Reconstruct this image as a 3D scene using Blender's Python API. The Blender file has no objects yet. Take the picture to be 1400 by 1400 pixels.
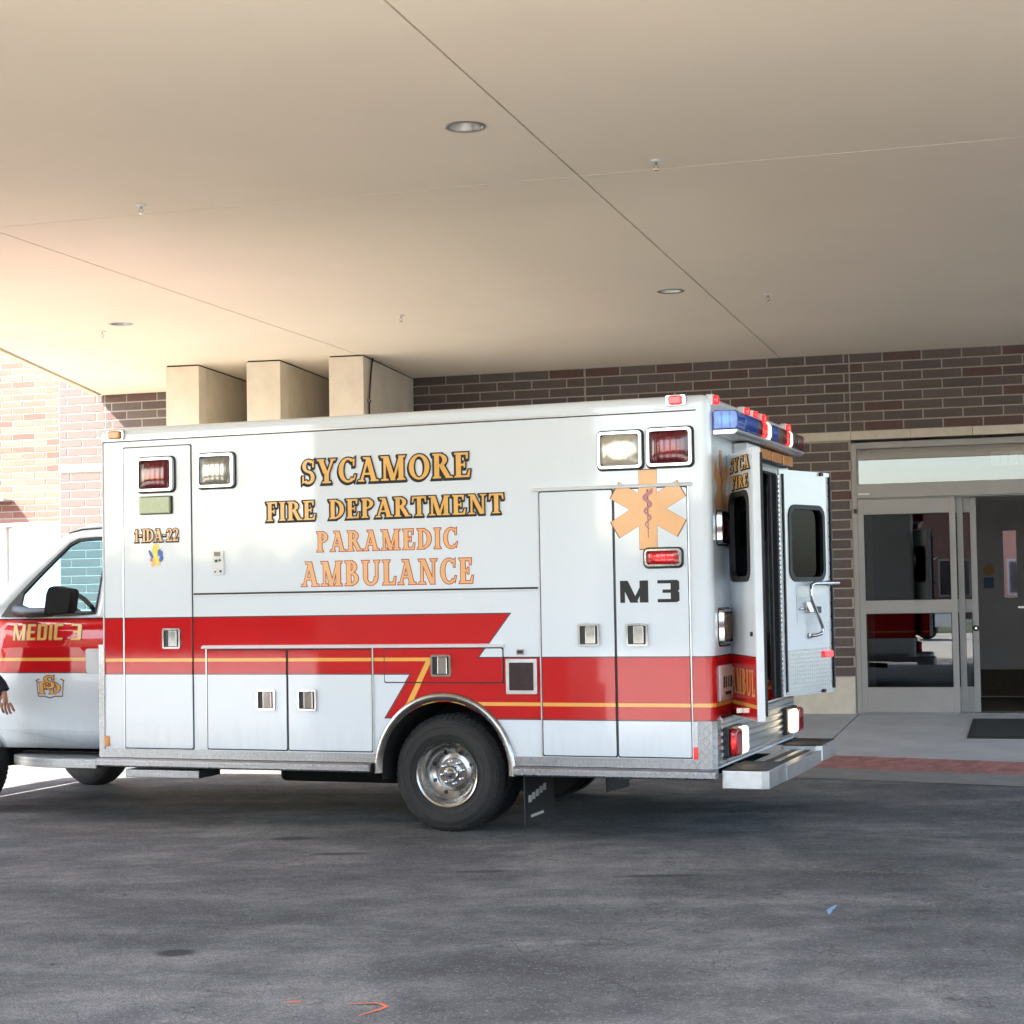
import bpy, bmesh, math, random
from mathutils import Vector, Matrix
random.seed(7)
SC = bpy.context.scene
COL = SC.collection
R = math.radians

# ------------------------------------------------------------------ camera
CAM_H, PITCH, ROLL = 1.5618, 0.0379, -0.0175
cd = bpy.data.cameras.new('camera')
cd.sensor_width = 36.0
cd.lens = 2364.1 / 1400 * 36
cd.shift_y = 19.4 / 1400
cd.clip_end = 1500
cam = bpy.data.objects.new('camera', cd)
COL.objects.link(cam)
cam.matrix_world = Matrix.Translation((0, 0, CAM_H)) @ Matrix.Rotation(math.pi / 2 + PITCH, 4, 'X') @ Matrix.Rotation(ROLL, 4, 'Z')
SC.camera = cam

# frames: ambulance (u rearwards, v away from camera, w up) and building wall (u right, -v into the wall)
A_POS, A_YAW = (-2.9244, 12.2341, 0), -0.3635
W_POS, W_YAW = (3.9095, 19.8381, 0), -0.2895

# ------------------------------------------------------------------ light
SUN_W = Vector((0.834, 0.58, -1.0))          # light travel direction in the wall frame (x = u, y = into wall)
sdir = (Matrix.Rotation(W_YAW, 3, 'Z') @ SUN_W).normalized()
sl = bpy.data.lights.new('sun', 'SUN')
sl.energy = 5.0
sl.angle = R(0.5)
sl.color = (1.0, 0.94, 0.86)
so = bpy.data.objects.new('sun', sl)
COL.objects.link(so)
so.rotation_euler = sdir.to_track_quat('-Z', 'Y').to_euler()
so.location = (-20, -10, 30)
to_sun = -sdir
world = bpy.data.worlds.new('World')
SC.world = world
world.use_nodes = True
wn = world.node_tree
bg = wn.nodes['Background']
sky = wn.nodes.new('ShaderNodeTexSky')
sky.sky_type = 'NISHITA'
sky.sun_disc = False
sky.sun_elevation = math.asin(to_sun.z)
sky.sun_rotation = math.atan2(to_sun.x, to_sun.y)
sky.dust_density = 1.6
sky.air_density = 1.0
wn.links.new(sky.outputs[0], bg.inputs[0])
bg.inputs[1].default_value = 0.14
SC.view_settings.view_transform = 'Standard'
SC.view_settings.look = 'None'
SC.view_settings.gamma = 1.0
SC.view_settings.use_curve_mapping = False
SC.view_settings.exposure = 2.65
SC.cycles.max_bounces = 6
SC.cycles.diffuse_bounces = 4
SC.cycles.glossy_bounces = 4
SC.cycles.transmission_bounces = 4
SC.cycles.transparent_max_bounces = 12
SC.cycles.use_denoising = True
SC.cycles.use_adaptive_sampling = True
SC.cycles.adaptive_threshold = 0.03
SC.cycles.caustics_reflective = False
SC.cycles.caustics_refractive = False
SC.render.use_persistent_data = False
SC.cycles.sample_clamp_indirect = 6.0

# ------------------------------------------------------------------ node expression helper
class X:
    def __init__(s, nt, v):
        s.nt, s.v = nt, v
    def _op(s, op, *o):
        n = s.nt.nodes.new('ShaderNodeMath')
        n.operation = op
        for i, a in enumerate((s,) + o):
            a = a.v if isinstance(a, X) else a
            if isinstance(a, (int, float)):
                n.inputs[i].default_value = a
            else:
                s.nt.links.new(a, n.inputs[i])
        return X(s.nt, n.outputs[0])
    def __add__(s, o): return s._op('ADD', o)
    def __radd__(s, o): return s._op('ADD', o)
    def __sub__(s, o): return s._op('SUBTRACT', o)
    def __rsub__(s, o): return X(s.nt, o)._op('SUBTRACT', s)
    def __mul__(s, o): return s._op('MULTIPLY', o)
    __rmul__ = __mul__
    def __truediv__(s, o): return s._op('DIVIDE', o)
    def gt(s, o): return s._op('GREATER_THAN', o)
    def lt(s, o): return s._op('LESS_THAN', o)
    def mx(s, o): return s._op('MAXIMUM', o)
    def mn(s, o): return s._op('MINIMUM', o)
    def abs(s): return s._op('ABSOLUTE')
    def floor(s): return s._op('FLOOR')
    def frac(s): return s._op('FRACT')
    def sqrt(s): return s._op('SQRT')
    def clamp(s): return s.mx(0.0).mn(1.0)
    def mod2(s): return (s - (s * 0.5).floor() * 2.0)

def new_mat(name):
    m = bpy.data.materials.new(name)
    m.use_nodes = True
    nt = m.node_tree
    return m, nt, nt.nodes['Principled BSDF']

def coords(nt, obj=None, kind='Object'):
    t = nt.nodes.new('ShaderNodeTexCoord')
    if obj is not None:
        t.object = obj
    return t.outputs[kind]

def xyz(nt, sock):
    s = nt.nodes.new('ShaderNodeSeparateXYZ')
    nt.links.new(sock, s.inputs[0])
    return [X(nt, s.outputs[i]) for i in range(3)]

def noise(nt, vec, scale, detail=4, rough=0.55, dist=0.0, stretch=None):
    if stretch:
        mp = nt.nodes.new('ShaderNodeMapping')
        mp.inputs['Scale'].default_value = stretch
        nt.links.new(vec, mp.inputs[0])
        vec = mp.outputs[0]
    n = nt.nodes.new('ShaderNodeTexNoise')
    n.inputs['Scale'].default_value = scale
    n.inputs['Detail'].default_value = detail
    n.inputs['Roughness'].default_value = rough
    n.inputs['Distortion'].default_value = dist
    nt.links.new(vec, n.inputs['Vector'])
    return X(nt, n.outputs['Fac'])

def ramp(nt, x, stops):
    r = nt.nodes.new('ShaderNodeValToRGB')
    e = r.color_ramp.elements
    while len(e) > 1:
        e.remove(e[-1])
    e[0].position, e[0].color = stops[0][0], (*stops[0][1], 1)
    for p, c in stops[1:]:
        k = e.new(p)
        k.color = (*c, 1)
    nt.links.new(x.v, r.inputs[0])
    return r.outputs[0]

def smooth(nt, x, a, b):
    m = nt.nodes.new('ShaderNodeMapRange')
    m.interpolation_type = 'SMOOTHSTEP'
    m.inputs['From Min'].default_value = a
    m.inputs['From Max'].default_value = b
    nt.links.new(x.v, m.inputs['Value'])
    return X(nt, m.outputs[0])

def mix(nt, fac, a, b):
    m = nt.nodes.new('ShaderNodeMix')
    m.data_type = 'RGBA'
    for i, s in ((0, fac), (6, a), (7, b)):
        s = s.v if isinstance(s, X) else s
        if isinstance(s, (int, float)):
            m.inputs[i].default_value = s
        elif isinstance(s, tuple):
            m.inputs[i].default_value = (*s, 1)
        else:
            nt.links.new(s, m.inputs[i])
    return m.outputs[2]

def bump(nt, bsdf, x, strength=0.3, dist=0.01):
    b = nt.nodes.new('ShaderNodeBump')
    b.inputs['Strength'].default_value = strength
    b.inputs['Distance'].default_value = dist
    nt.links.new(x.v, b.inputs['Height'])
    nt.links.new(b.outputs[0], bsdf.inputs['Normal'])

M = {}
def pmat(name, col, rough=0.5, metal=0.0, var=0.12, scale=6.0, bmp=0.0, bscale=60.0, bdist=0.004, coat=0.0, rvar=0.1, emit=None, es=0.0, spec=0.5, objrand=0.0, stretch=None):
    m, nt, b = new_mat(name)
    v = coords(nt)
    n = noise(nt, v, scale, 5, 0.6, 0.2, stretch)
    dark = tuple(c * (1 - var) for c in col)
    lite = tuple(min(1, c * (1 + var * 0.6)) for c in col)
    c = ramp(nt, n, [(0.3, dark), (0.7, lite)])
    if objrand:
        oi = nt.nodes.new('ShaderNodeObjectInfo')
        hs = nt.nodes.new('ShaderNodeHueSaturation')
        f = X(nt, oi.outputs['Random']) * objrand + (1 - objrand * 0.5)
        nt.links.new(f.v, hs.inputs['Value'])
        nt.links.new(c, hs.inputs['Color'])
        c = hs.outputs[0]
    nt.links.new(c, b.inputs['Base Color'])
    rr = n * rvar + (rough - rvar * 0.5)
    nt.links.new(rr.v, b.inputs['Roughness'])
    b.inputs['Metallic'].default_value = metal
    b.inputs['Specular IOR Level'].default_value = spec
    if coat:
        b.inputs['Coat Weight'].default_value = coat
        b.inputs['Coat Roughness'].default_value = 0.04
    if bmp:
        bump(nt, b, noise(nt, v, bscale, 3, 0.6), bmp, bdist)
    if emit:
        b.inputs['Emission Color'].default_value = (*emit, 1)
        b.inputs['Emission Strength'].default_value = es
    M[name] = m
    return m

# ------------------------------------------------------------------ mesh helpers
class MB:
    def __init__(s):
        s.v, s.f, s.m = [], [], []
    def add(s, vs, fs, mi=0):
        o = len(s.v)
        s.v += [tuple(q) for q in vs]
        s.f += [tuple(i + o for i in f) for f in fs]
        s.m += [mi] * len(fs)
        return s
    def box(s, a, b, mi=0):
        x0, y0, z0 = a
        x1, y1, z1 = b
        x0, x1 = min(x0, x1), max(x0, x1)
        y0, y1 = min(y0, y1), max(y0, y1)
        z0, z1 = min(z0, z1), max(z0, z1)
        return s.add([(x0, y0, z0), (x1, y0, z0), (x1, y1, z0), (x0, y1, z0), (x0, y0, z1), (x1, y0, z1), (x1, y1, z1), (x0, y1, z1)],
                     [(3, 2, 1, 0), (4, 5, 6, 7), (0, 1, 5, 4), (1, 2, 6, 5), (2, 3, 7, 6), (3, 0, 4, 7)], mi)
    def prism(s, poly, d0, d1, axis='y', mi=0):
        """poly: list of 2-D points, extruded along axis from d0 to d1 (axis y: (x,z); z: (x,y); x: (y,z))"""
        def P(p, d):
            return {'y': (p[0], d, p[1]), 'z': (p[0], p[1], d), 'x': (d, p[0], p[1])}[axis]
        ar = sum(poly[i][0] * poly[(i + 1) % len(poly)][1] - poly[(i + 1) % len(poly)][0] * poly[i][1] for i in range(len(poly)))
        if ar < 0:
            poly = poly[::-1]
        n = len(poly)
        vs = [P(p, d0) for p in poly] + [P(p, d1) for p in poly]
        flip = (axis == 'y') != (d1 < d0)
        f0, f1 = tuple(range(n))[::-1], tuple(range(n, 2 * n))
        sd = [(i, (i + 1) % n, (i + 1) % n + n, i + n) for i in range(n)]
        fs = [f0, f1] + sd
        if flip:
            fs = [f[::-1] for f in fs]
        return s.add(vs, fs, mi)
    def tube(s, pts, r, n=8, mi=0, cap=True):
        pts = [Vector(p) for p in pts]
        rs = r if isinstance(r, (list, tuple)) else [r] * len(pts)
        o = len(s.v)
        up = None
        for i, p in enumerate(pts):
            t = (pts[min(i + 1, len(pts) - 1)] - pts[max(i - 1, 0)]).normalized()
            if up is None:
                up = Vector((0, 0, 1)) if abs(t.z) < 0.9 else Vector((1, 0, 0))
            a = t.cross(up)
            if a.length < 1e-6:
                a = t.orthogonal()
            a.normalize()
            b = t.cross(a).normalized()
            up = -b if b.dot(up) < 0 else b
            a = t.cross(up).normalized()
            for k in range(n):
                q = 2 * math.pi * k / n
                s.v.append(tuple(p + (a * math.cos(q) + up * math.sin(q)) * rs[i]))
        for i in range(len(pts) - 1):
            for k in range(n):
                s.f.append((o + i * n + k, o + i * n + (k + 1) % n, o + (i + 1) * n + (k + 1) % n, o + (i + 1) * n + k))
                s.m.append(mi)
        if cap:
            s.f.append(tuple(o + k for k in range(n))[::-1])
            s.f.append(tuple(o + (len(pts) - 1) * n + k for k in range(n)))
            s.m += [mi, mi]
        return s
    def lathe(s, prof, origin=(0, 0, 0), axis='y', n=32, mi=0):
        """prof: (radius, along-axis) pairs"""
        o = len(s.v)
        ox, oy, oz = origin
        for r_, d in prof:
            for k in range(n):
                q = 2 * math.pi * k / n
                a, b = r_ * math.cos(q), r_ * math.sin(q)
                s.v.append({'y': (ox + a, oy + d, oz + b), 'z': (ox + a, oy + b, oz + d), 'x': (ox + d, oy + a, oz + b)}[axis])
        for i in range(len(prof) - 1):
            for k in range(n):
                f = (o + i * n + k, o + i * n + (k + 1) % n, o + (i + 1) * n + (k + 1) % n, o + (i + 1) * n + k)
                s.f.append(f if axis == 'y' else f[::-1])
                s.m.append(mi)
        return s
    def quad(s, a, b, c, d, mi=0):
        return s.add([a, b, c, d], [(0, 1, 2, 3)], mi)
    def mesh(s, name='m'):
        me = bpy.data.meshes.new(name)
        me.from_pydata(s.v, [], s.f)
        me.polygons.foreach_set('material_index', s.m)
        me.update()
        return me

def rr(x0, z0, x1, z1, r, n=4):
    """rounded rectangle outline"""
    r = min(r, (x1 - x0) / 2.01, (z1 - z0) / 2.01)
    out = []
    for cx, cz, a0 in ((x1 - r, z0 + r, -90), (x1 - r, z1 - r, 0), (x0 + r, z1 - r, 90), (x0 + r, z0 + r, 180)):
        for k in range(n + 1):
            a = R(a0 + 90 * k / n)
            out.append((cx + r * math.cos(a), cz + r * math.sin(a)))
    return out

def link(name, data, parent=None, mats=(), loc=None, rot=None):
    o = bpy.data.objects.new(name, data)
    COL.objects.link(o)
    if parent is not None:
        o.parent = parent
    if data is not None and mats:
        for m in (mats if isinstance(mats, (list, tuple)) else [mats]):
            data.materials.append(M[m] if isinstance(m, str) else m)
    if loc:
        o.location = loc
    if rot:
        o.rotation_euler = rot
    return o

def obj(name, mb, mats, parent=None, smooth_a=None, bev=0.0, seg=2, loc=None, rot=None):
    me = mb.mesh(name) if isinstance(mb, MB) else mb
    o = link(name, me, parent, mats, loc, rot)
    if smooth_a is not None or bev:
        me.polygons.foreach_set('use_smooth', [True] * len(me.polygons))
        me.set_sharp_from_angle(angle=R(smooth_a if smooth_a else 35))
    if bev:
        b = o.modifiers.new('bevel', 'BEVEL')
        b.width = bev
        b.segments = seg
        b.limit_method = 'ANGLE'
        b.angle_limit = R(35)
        b.harden_normals = True
    return o

def tag(o, label=None, cat=None, group=None, kind=None):
    if label: o['label'] = label
    if cat: o['category'] = cat
    if group: o['group'] = group
    if kind: o['kind'] = kind
    return o

def empty(name, label, cat, loc=(0, 0, 0), rz=0.0, group=None, parent=None):
    o = bpy.data.objects.new(name, None)
    o.empty_display_size = 0.2
    COL.objects.link(o)
    o.location = loc
    o.rotation_euler = (0, 0, rz)
    tag(o, label, cat, group)
    return o

def bake(o):
    """replace an object's mesh by its evaluated (modifier-applied) mesh"""
    dg = bpy.context.evaluated_depsgraph_get()
    me = bpy.data.meshes.new_from_object(o.evaluated_get(dg))
    old = o.data
    o.modifiers.clear()
    o.data = me
    bpy.data.meshes.remove(old)
    return o

def cut(o, cutters):
    for c in cutters:
        b = o.modifiers.new('b', 'BOOLEAN')
        b.operation = 'DIFFERENCE'
        b.solver = 'EXACT'
        b.object = c
    bpy.context.view_layer.update()
    bake(o)
    for c in cutters:
        d = c.data
        bpy.data.objects.remove(c)
        bpy.data.meshes.remove(d)
    return o

def wpt(u, v, z=0.0):
    """wall frame (v toward the camera) to world"""
    q = Matrix.Rotation(W_YAW, 3, 'Z') @ Vector((u, -v, 0))
    return (W_POS[0] + q.x, W_POS[1] + q.y, z)

# ------------------------------------------------------------------ materials
pmat('soffit', (0.80, 0.70, 0.56), 0.85, var=0.045, scale=0.5, bmp=0.12, bscale=150, bdist=0.003, spec=0.25)
pmat('soffit_trim', (0.72, 0.62, 0.48), 0.7, var=0.05)
pmat('dark_gap', (0.03, 0.026, 0.022), 0.9, var=0.1)
pmat('stucco', (0.73, 0.665, 0.55), 0.88, var=0.10, scale=3, bmp=0.35, bscale=160, bdist=0.003, spec=0.25)
pmat('limestone', (0.66, 0.59, 0.48), 0.85, var=0.1, scale=9, bmp=0.12, bscale=120, objrand=0.12)
pmat('mortar', (0.40, 0.36, 0.31), 0.95, var=0.15, scale=30, bmp=0.3, bscale=150)
pmat('concrete', (0.44, 0.45, 0.455), 0.9, var=0.16, scale=1.6, bmp=0.15, bscale=200, bdist=0.002)
pmat('gutter', (0.23, 0.225, 0.21), 0.92, var=0.2, scale=4, bmp=0.2, bscale=150)
pmat('paver', (0.38, 0.16, 0.135), 0.9, var=0.25, scale=18, bmp=0.25, bscale=140, objrand=0.35)
pmat('frame', (0.36, 0.34, 0.32), 0.45, metal=0.15, var=0.05, scale=4)
pmat('rubber', (0.012, 0.012, 0.013), 0.55, var=0.2)
pmat('mat_rubber', (0.022, 0.028, 0.028), 0.9, var=0.25, scale=40, bmp=0.5, bscale=300)
pmat('black_plastic', (0.014, 0.014, 0.015), 0.4, var=0.15)
pmat('chassis', (0.012, 0.012, 0.012), 0.8, var=0.3)
pmat('chrome', (0.60, 0.60, 0.61), 0.10, metal=1.0, var=0.06, scale=20, rvar=0.08)
pmat('aluminium', (0.66, 0.66, 0.66), 0.33, metal=1.0, var=0.12, scale=12, rvar=0.2)
pmat('steel', (0.47, 0.45, 0.42), 0.24, metal=1.0, var=0.22, scale=14, rvar=0.25)
pmat('white_trim', (0.74, 0.76, 0.77), 0.3, var=0.05)
pmat('can_reflector', (0.40, 0.39, 0.37), 0.35, metal=0.9, var=0.1)
pmat('dimmed_concrete', (0.26, 0.245, 0.21), 0.9, var=0.15, scale=0.7)  # concrete darkened so the sunlit ground bounces less glow onto the soffit
pmat('pale_concrete', (0.42, 0.40, 0.36), 0.9, var=0.15, scale=0.7)
pmat('white_paint', (0.74, 0.765, 0.785), 0.22, var=0.05, scale=3, coat=0.4)
pmat('grey_wall', (0.55, 0.53, 0.51), 0.7, var=0.08)
pmat('inner_door', (0.40, 0.37, 0.375), 0.5, var=0.06)
pmat('carpet', (0.10, 0.078, 0.058), 0.95, var=0.3, scale=30)
pmat('interior_pale', (0.35, 0.36, 0.37), 0.5, var=0.05)
pmat('red_lens', (0.16, 0.004, 0.010), 0.10, var=0.3, scale=30, coat=0.6)
pmat('red_lit', (0.65, 0.02, 0.02), 0.15, var=0.2, scale=40, coat=0.6, emit=(1.0, 0.02, 0.02), es=0.10)
pmat('red_lamp', (0.6, 0.02, 0.02), 0.15, coat=0.5, emit=(1.0, 0.025, 0.03), es=0.22)
pmat('blue_lens', (0.01, 0.07, 0.40), 0.12, var=0.35, scale=25, coat=0.6)
pmat('amber_lens', (0.80, 0.26, 0.02), 0.15, var=0.25, scale=50, coat=0.5)
pmat('amber_dull', (0.20, 0.10, 0.035), 0.25, var=0.2, scale=30, coat=0.4)
pmat('green_lens', (0.36, 0.42, 0.24), 0.3, var=0.08, scale=40, coat=0.3)
pmat('clear_lens', (0.50, 0.50, 0.46), 0.14, metal=0.5, var=0.3, scale=22, coat=0.6)
pmat('warm_lamp', (0.9, 0.85, 0.7), 0.2, emit=(1.0, 0.80, 0.50), es=0.42, coat=0.5)
pmat('smoke_lens', (0.05, 0.03, 0.035), 0.15, coat=0.5, var=0.3, scale=30)
pmat('gold', (0.84, 0.46, 0.11), 0.32, var=0.10, scale=7, coat=0.3)
pmat('peach', (0.86, 0.46, 0.19), 0.32, var=0.05, scale=5, coat=0.3)
pmat('ink', (0.012, 0.011, 0.011), 0.6, var=0.1)
pmat('red_ink', (0.42, 0.05, 0.03), 0.35, var=0.1)
pmat('brown_ink', (0.26, 0.10, 0.06), 0.4, var=0.1)
pmat('rose_ink', (0.50, 0.20, 0.19), 0.4, var=0.15)
pmat('tan_decal', (0.80, 0.42, 0.17), 0.4, var=0.1)
pmat('yellow_ink', (0.78, 0.66, 0.05), 0.35)
pmat('blue_ink', (0.02, 0.10, 0.42), 0.35)
pmat('white_plate', (0.72, 0.72, 0.70), 0.4, var=0.08)
pmat('navy_cloth', (0.010, 0.011, 0.018), 0.9, var=0.3, scale=30)
pmat('skin', (0.42, 0.20, 0.13), 0.5, var=0.12, scale=30)
pmat('hair', (0.02, 0.014, 0.01), 0.6)
pmat('seat_cloth', (0.09, 0.10, 0.12), 0.85)
def spray(name, col):
    m, nt, b = new_mat(name)
    v = coords(nt)
    b.inputs['Base Color'].default_value = (*col, 1)
    b.inputs['Roughness'].default_value = 0.95
    al = smooth(nt, noise(nt, v, 60, 4, 0.8) * 0.7 + noise(nt, v, 9, 3) * 0.3, 0.32, 0.46) * 0.95
    nt.links.new(al.v, b.inputs['Alpha'])
    M[name] = m
spray('orange_paint', (0.70, 0.17, 0.07))
spray('blue_paint', (0.26, 0.46, 0.70))
pmat('bark', (0.09, 0.07, 0.05), 0.9, var=0.3)
pmat('hedge_leaf', (0.05, 0.075, 0.03), 0.8, var=0.4, scale=2)
pmat('grass_soil', (0.07, 0.085, 0.03), 0.95, var=0.35, scale=1.5)
pmat('sign_white', (0.80, 0.82, 0.82), 0.4, var=0.02)
pmat('sign_grey', (0.55, 0.58, 0.60), 0.4, var=0.02)
pmat('sticker_orange', (0.42, 0.20, 0.03), 0.5)
pmat('sticker_blue', (0.04, 0.13, 0.24), 0.5)

def brick_mat(name, a, b, c):
    m, nt, bs = new_mat(name)
    v = coords(nt)
    oi = nt.nodes.new('ShaderNodeObjectInfo')
    rnd = X(nt, oi.outputs['Random'])
    base = ramp(nt, rnd, [(0.0, a), (0.35, b), (0.6, tuple((p + q) / 2 for p, q in zip(a, b))), (0.8, a), (1.0, c)])
    n = noise(nt, v, 22, 5, 0.7)
    hs = nt.nodes.new('ShaderNodeHueSaturation')
    nt.links.new((n * 0.5 + 0.72).v, hs.inputs['Value'])
    nt.links.new(base, hs.inputs['Color'])
    nt.links.new(hs.outputs[0], bs.inputs['Base Color'])
    bs.inputs['Roughness'].default_value = 0.82
    bs.inputs['Specular IOR Level'].default_value = 0.3
    bump(nt, bs, noise(nt, v, 90, 4, 0.7), 0.25, 0.004)
    M[name] = m
brick_mat('brick_dark', (0.105, 0.086, 0.080), (0.145, 0.112, 0.100), (0.130, 0.072, 0.064))
brick_mat('brick_red', (0.235, 0.098, 0.072), (0.30, 0.148, 0.112), (0.20, 0.066, 0.052))

# asphalt: worn, with long tyre streaks, patches, chips and a drip stain
def asphalt():
    m, nt, b = new_mat('asphalt')
    v = coords(nt)
    x, y, z = xyz(nt, v)
    n1 = noise(nt, v, 0.8, 7, 0.68, 0.8)
    n2 = noise(nt, v, 3.2, 5, 0.7, 0.5)
    n3 = noise(nt, v, 60, 4, 0.75)
    mp = nt.nodes.new('ShaderNodeMapping')
    mp.inputs['Rotation'].default_value = (0, 0, 0.33)
    mp.inputs['Scale'].default_value = (0.5, 1.6, 1)
    nt.links.new(v, mp.inputs[0])
    n4 = noise(nt, mp.outputs[0], 1.3, 6, 0.65, 0.6)
    t = n1 * 0.40 + n4 * 0.34 + n2 * 0.26
    c = ramp(nt, t, [(0.39, (0.066, 0.067, 0.071)), (0.49, (0.130, 0.131, 0.134)), (0.585, (0.245, 0.240, 0.230))])
    # aggregate: every stone its own tone
    ag = nt.nodes.new('ShaderNodeTexVoronoi')
    ag.inputs['Scale'].default_value = 105
    nt.links.new(v, ag.inputs['Vector'])
    sx = nt.nodes.new('ShaderNodeSeparateColor')
    nt.links.new(ag.outputs['Color'], sx.inputs[0])
    tone = X(nt, sx.outputs[0])
    c = mix(nt, tone.gt(0.60) * 0.38, c, (0.045, 0.047, 0.052))
    c = mix(nt, tone.lt(0.07) * 0.42, c, (0.30, 0.295, 0.28))
    # fine cracks in places
    ck = nt.nodes.new('ShaderNodeTexVoronoi')
    ck.feature = 'DISTANCE_TO_EDGE'
    ck.inputs['Scale'].default_value = 1.1
    wv = nt.nodes.new('ShaderNodeVectorMath')
    wv.operation = 'ADD'
    nz = nt.nodes.new('ShaderNodeTexNoise')
    nz.inputs['Scale'].default_value = 4.0
    nt.links.new(v, nz.inputs['Vector'])
    nt.links.new(v, wv.inputs[0])
    nt.links.new(nz.outputs['Color'], wv.inputs[1])
    nt.links.new(wv.outputs[0], ck.inputs['Vector'])
    crack = X(nt, ck.outputs['Distance']).lt(0.0075) * noise(nt, v, 0.6, 3).gt(0.46)
    c = mix(nt, crack * 0.5, c, (0.035, 0.035, 0.036))
    n5 = X(nt, ag.outputs['Distance'])
    # pale chips and crumbs
    vo = nt.nodes.new('ShaderNodeTexVoronoi')
    vo.inputs['Scale'].default_value = 26
    nt.links.new(v, vo.inputs['Vector'])
    ch = X(nt, vo.outputs['Distance']).lt(0.085) * smooth(nt, noise(nt, v, 0.8, 4, 0.7), 0.50, 0.60)
    c = mix(nt, ch * 0.75, c, (0.30, 0.27, 0.22))
    vo2 = nt.nodes.new('ShaderNodeTexVoronoi')
    vo2.inputs['Scale'].default_value = 5
    nt.links.new(v, vo2.inputs['Vector'])
    dk = X(nt, vo2.outputs['Distance']).lt(0.06) * noise(nt, v, 1.7, 2).gt(0.56)
    c = mix(nt, dk * 0.85, c, (0.016, 0.016, 0.017))
    # crumbly pale band across the lane, right of the wheel
    band = (1.0 - smooth(nt, (y - 9.62 + (x - 1.8) * 0.45 + (noise(nt, v, 2.0, 4) - 0.5) * 0.8).abs(), 0.02, 0.16)) * smooth(nt, noise(nt, v, 18, 4, 0.7), 0.52, 0.62) * x.gt(0.7)
    c = mix(nt, band * 0.7, c, (0.26, 0.23, 0.18))
    # saw cut line filled with pale dust
    crk = (y - 11.169 + (x - 1.844) * 0.7235 + (noise(nt, v, 3.0, 3) - 0.5) * 0.05).abs().lt(0.010) * x.gt(1.5) * noise(nt, v, 9, 3).gt(0.40)
    c = mix(nt, crk * 0.8, c, (0.24, 0.22, 0.18))
    # drip stains
    wob = (noise(nt, v, 9, 4, 0.7) - 0.5) * 0.16
    for sx, sy, rx, ry in ((-1.513, 7.671, 0.105, 0.085), (-1.45, 11.2, 0.16, 0.10), (-1.05, 10.5, 0.2, 0.07), (-0.2, 9.75, 0.22, 0.05), (0.75, 9.5, 0.3, 0.05)):
        d = ((x - sx) / rx) * ((x - sx) / rx) + ((y - sy) / ry) * ((y - sy) / ry)
        c = mix(nt, (1.0 - smooth(nt, d.sqrt() + wob * 6.0, 0.55, 1.15)) * (0.9 if sx < -1.5 else 0.7), c, (0.017, 0.016, 0.016))
    nt.links.new(c, b.inputs['Base Color'])
    nt.links.new((n1 * 0.25 + 0.68).v, b.inputs['Roughness'])
    b.inputs['Specular IOR Level'].default_value = 0.4
    bump(nt, b, n3 * 0.6 - n5 * 0.8, 0.7, 0.010)
    M['asphalt'] = m
asphalt()

def glass_mat(name, tint, rough=0.0, refl=1.0, tmul=1.0):
    """thin sheet glass: tinted straight-through light plus a Fresnel mirror coat"""
    m = bpy.data.materials.new(name)
    m.use_nodes = True
    nt = m.node_tree
    nt.nodes.remove(nt.nodes['Principled BSDF'])
    tr = nt.nodes.new('ShaderNodeBsdfTransparent')
    tr.inputs[0].default_value = (*tint, 1)
    gl = nt.nodes.new('ShaderNodeBsdfGlossy')
    gl.inputs['Roughness'].default_value = rough
    gl.inputs['Color'].default_value = (0.95, 0.97, 1.0, 1)
    lw = nt.nodes.new('ShaderNodeLayerWeight')      # same from both faces of the sheet
    lw.inputs[0].default_value = 0.5
    fc = X(nt, lw.outputs['Facing'])
    f = ((fc * fc * fc * fc * fc * 0.92 + 0.08) * refl).clamp()
    mx = nt.nodes.new('ShaderNodeMixShader')
    nt.links.new(f.v, mx.inputs[0])
    nt.links.new(tr.outputs[0], mx.inputs[1])
    nt.links.new(gl.outputs[0], mx.inputs[2])
    nt.links.new(mx.outputs[0], nt.nodes['Material Output'].inputs[0])
    M[name] = m
glass_mat('door_glass', (0.42, 0.43, 0.42), 0.004, 1.2)
glass_mat('transom_glass', (0.62, 0.64, 0.64), 0.004, 1.35)
glass_mat('cab_glass', (0.56, 0.82, 0.92), 0.0, 0.6)
glass_mat('rear_glass', (0.10, 0.105, 0.11), 0.01, 0.13)

def diamond_mat(name, axes, obj_ref=None, base=(0.44, 0.44, 0.45), size=34.0, rough=0.36):
    """tread plate: raised lozenges in alternating directions, as fine relief on bright metal"""
    m, nt, b = new_mat(name)
    cc = xyz(nt, coords(nt, obj_ref))
    a, c = cc[axes[0]] * size, cc[axes[1]] * size
    par = (a.floor() + c.floor()).mod2()
    la, lc = a.frac() - 0.5, c.frac() - 0.5
    sgn = par * 2.0 - 1.0
    p = (la + lc * sgn) * 0.7071
    q = (lc - la * sgn) * 0.7071
    d = (p / 0.47) * (p / 0.47) + (q / 0.15) * (q / 0.15)
    h = 1.0 - smooth(nt, d, 0.35, 1.1)
    nz = noise(nt, coords(nt, obj_ref), 7, 4, 0.6)
    col = mix(nt, nz, tuple(x * 0.72 for x in base), base)
    col = mix(nt, h * 0.35, col, (0.70, 0.70, 0.70))
    nt.links.new(col, b.inputs['Base Color'])
    b.inputs['Metallic'].default_value = 1.0
    nt.links.new((nz * 0.2 + (rough - 0.1)).v, b.inputs['Roughness'])
    bump(nt, b, h, 0.9, 0.006)
    M[name] = m

# ================================================================== SETTING
ground = obj('asphalt_ground', MB().quad((-300, -300, 0), (300, -300, 0), (300, 300, 0), (-300, 300, 0)), 'asphalt')
tag(ground, kind='structure')

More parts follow.
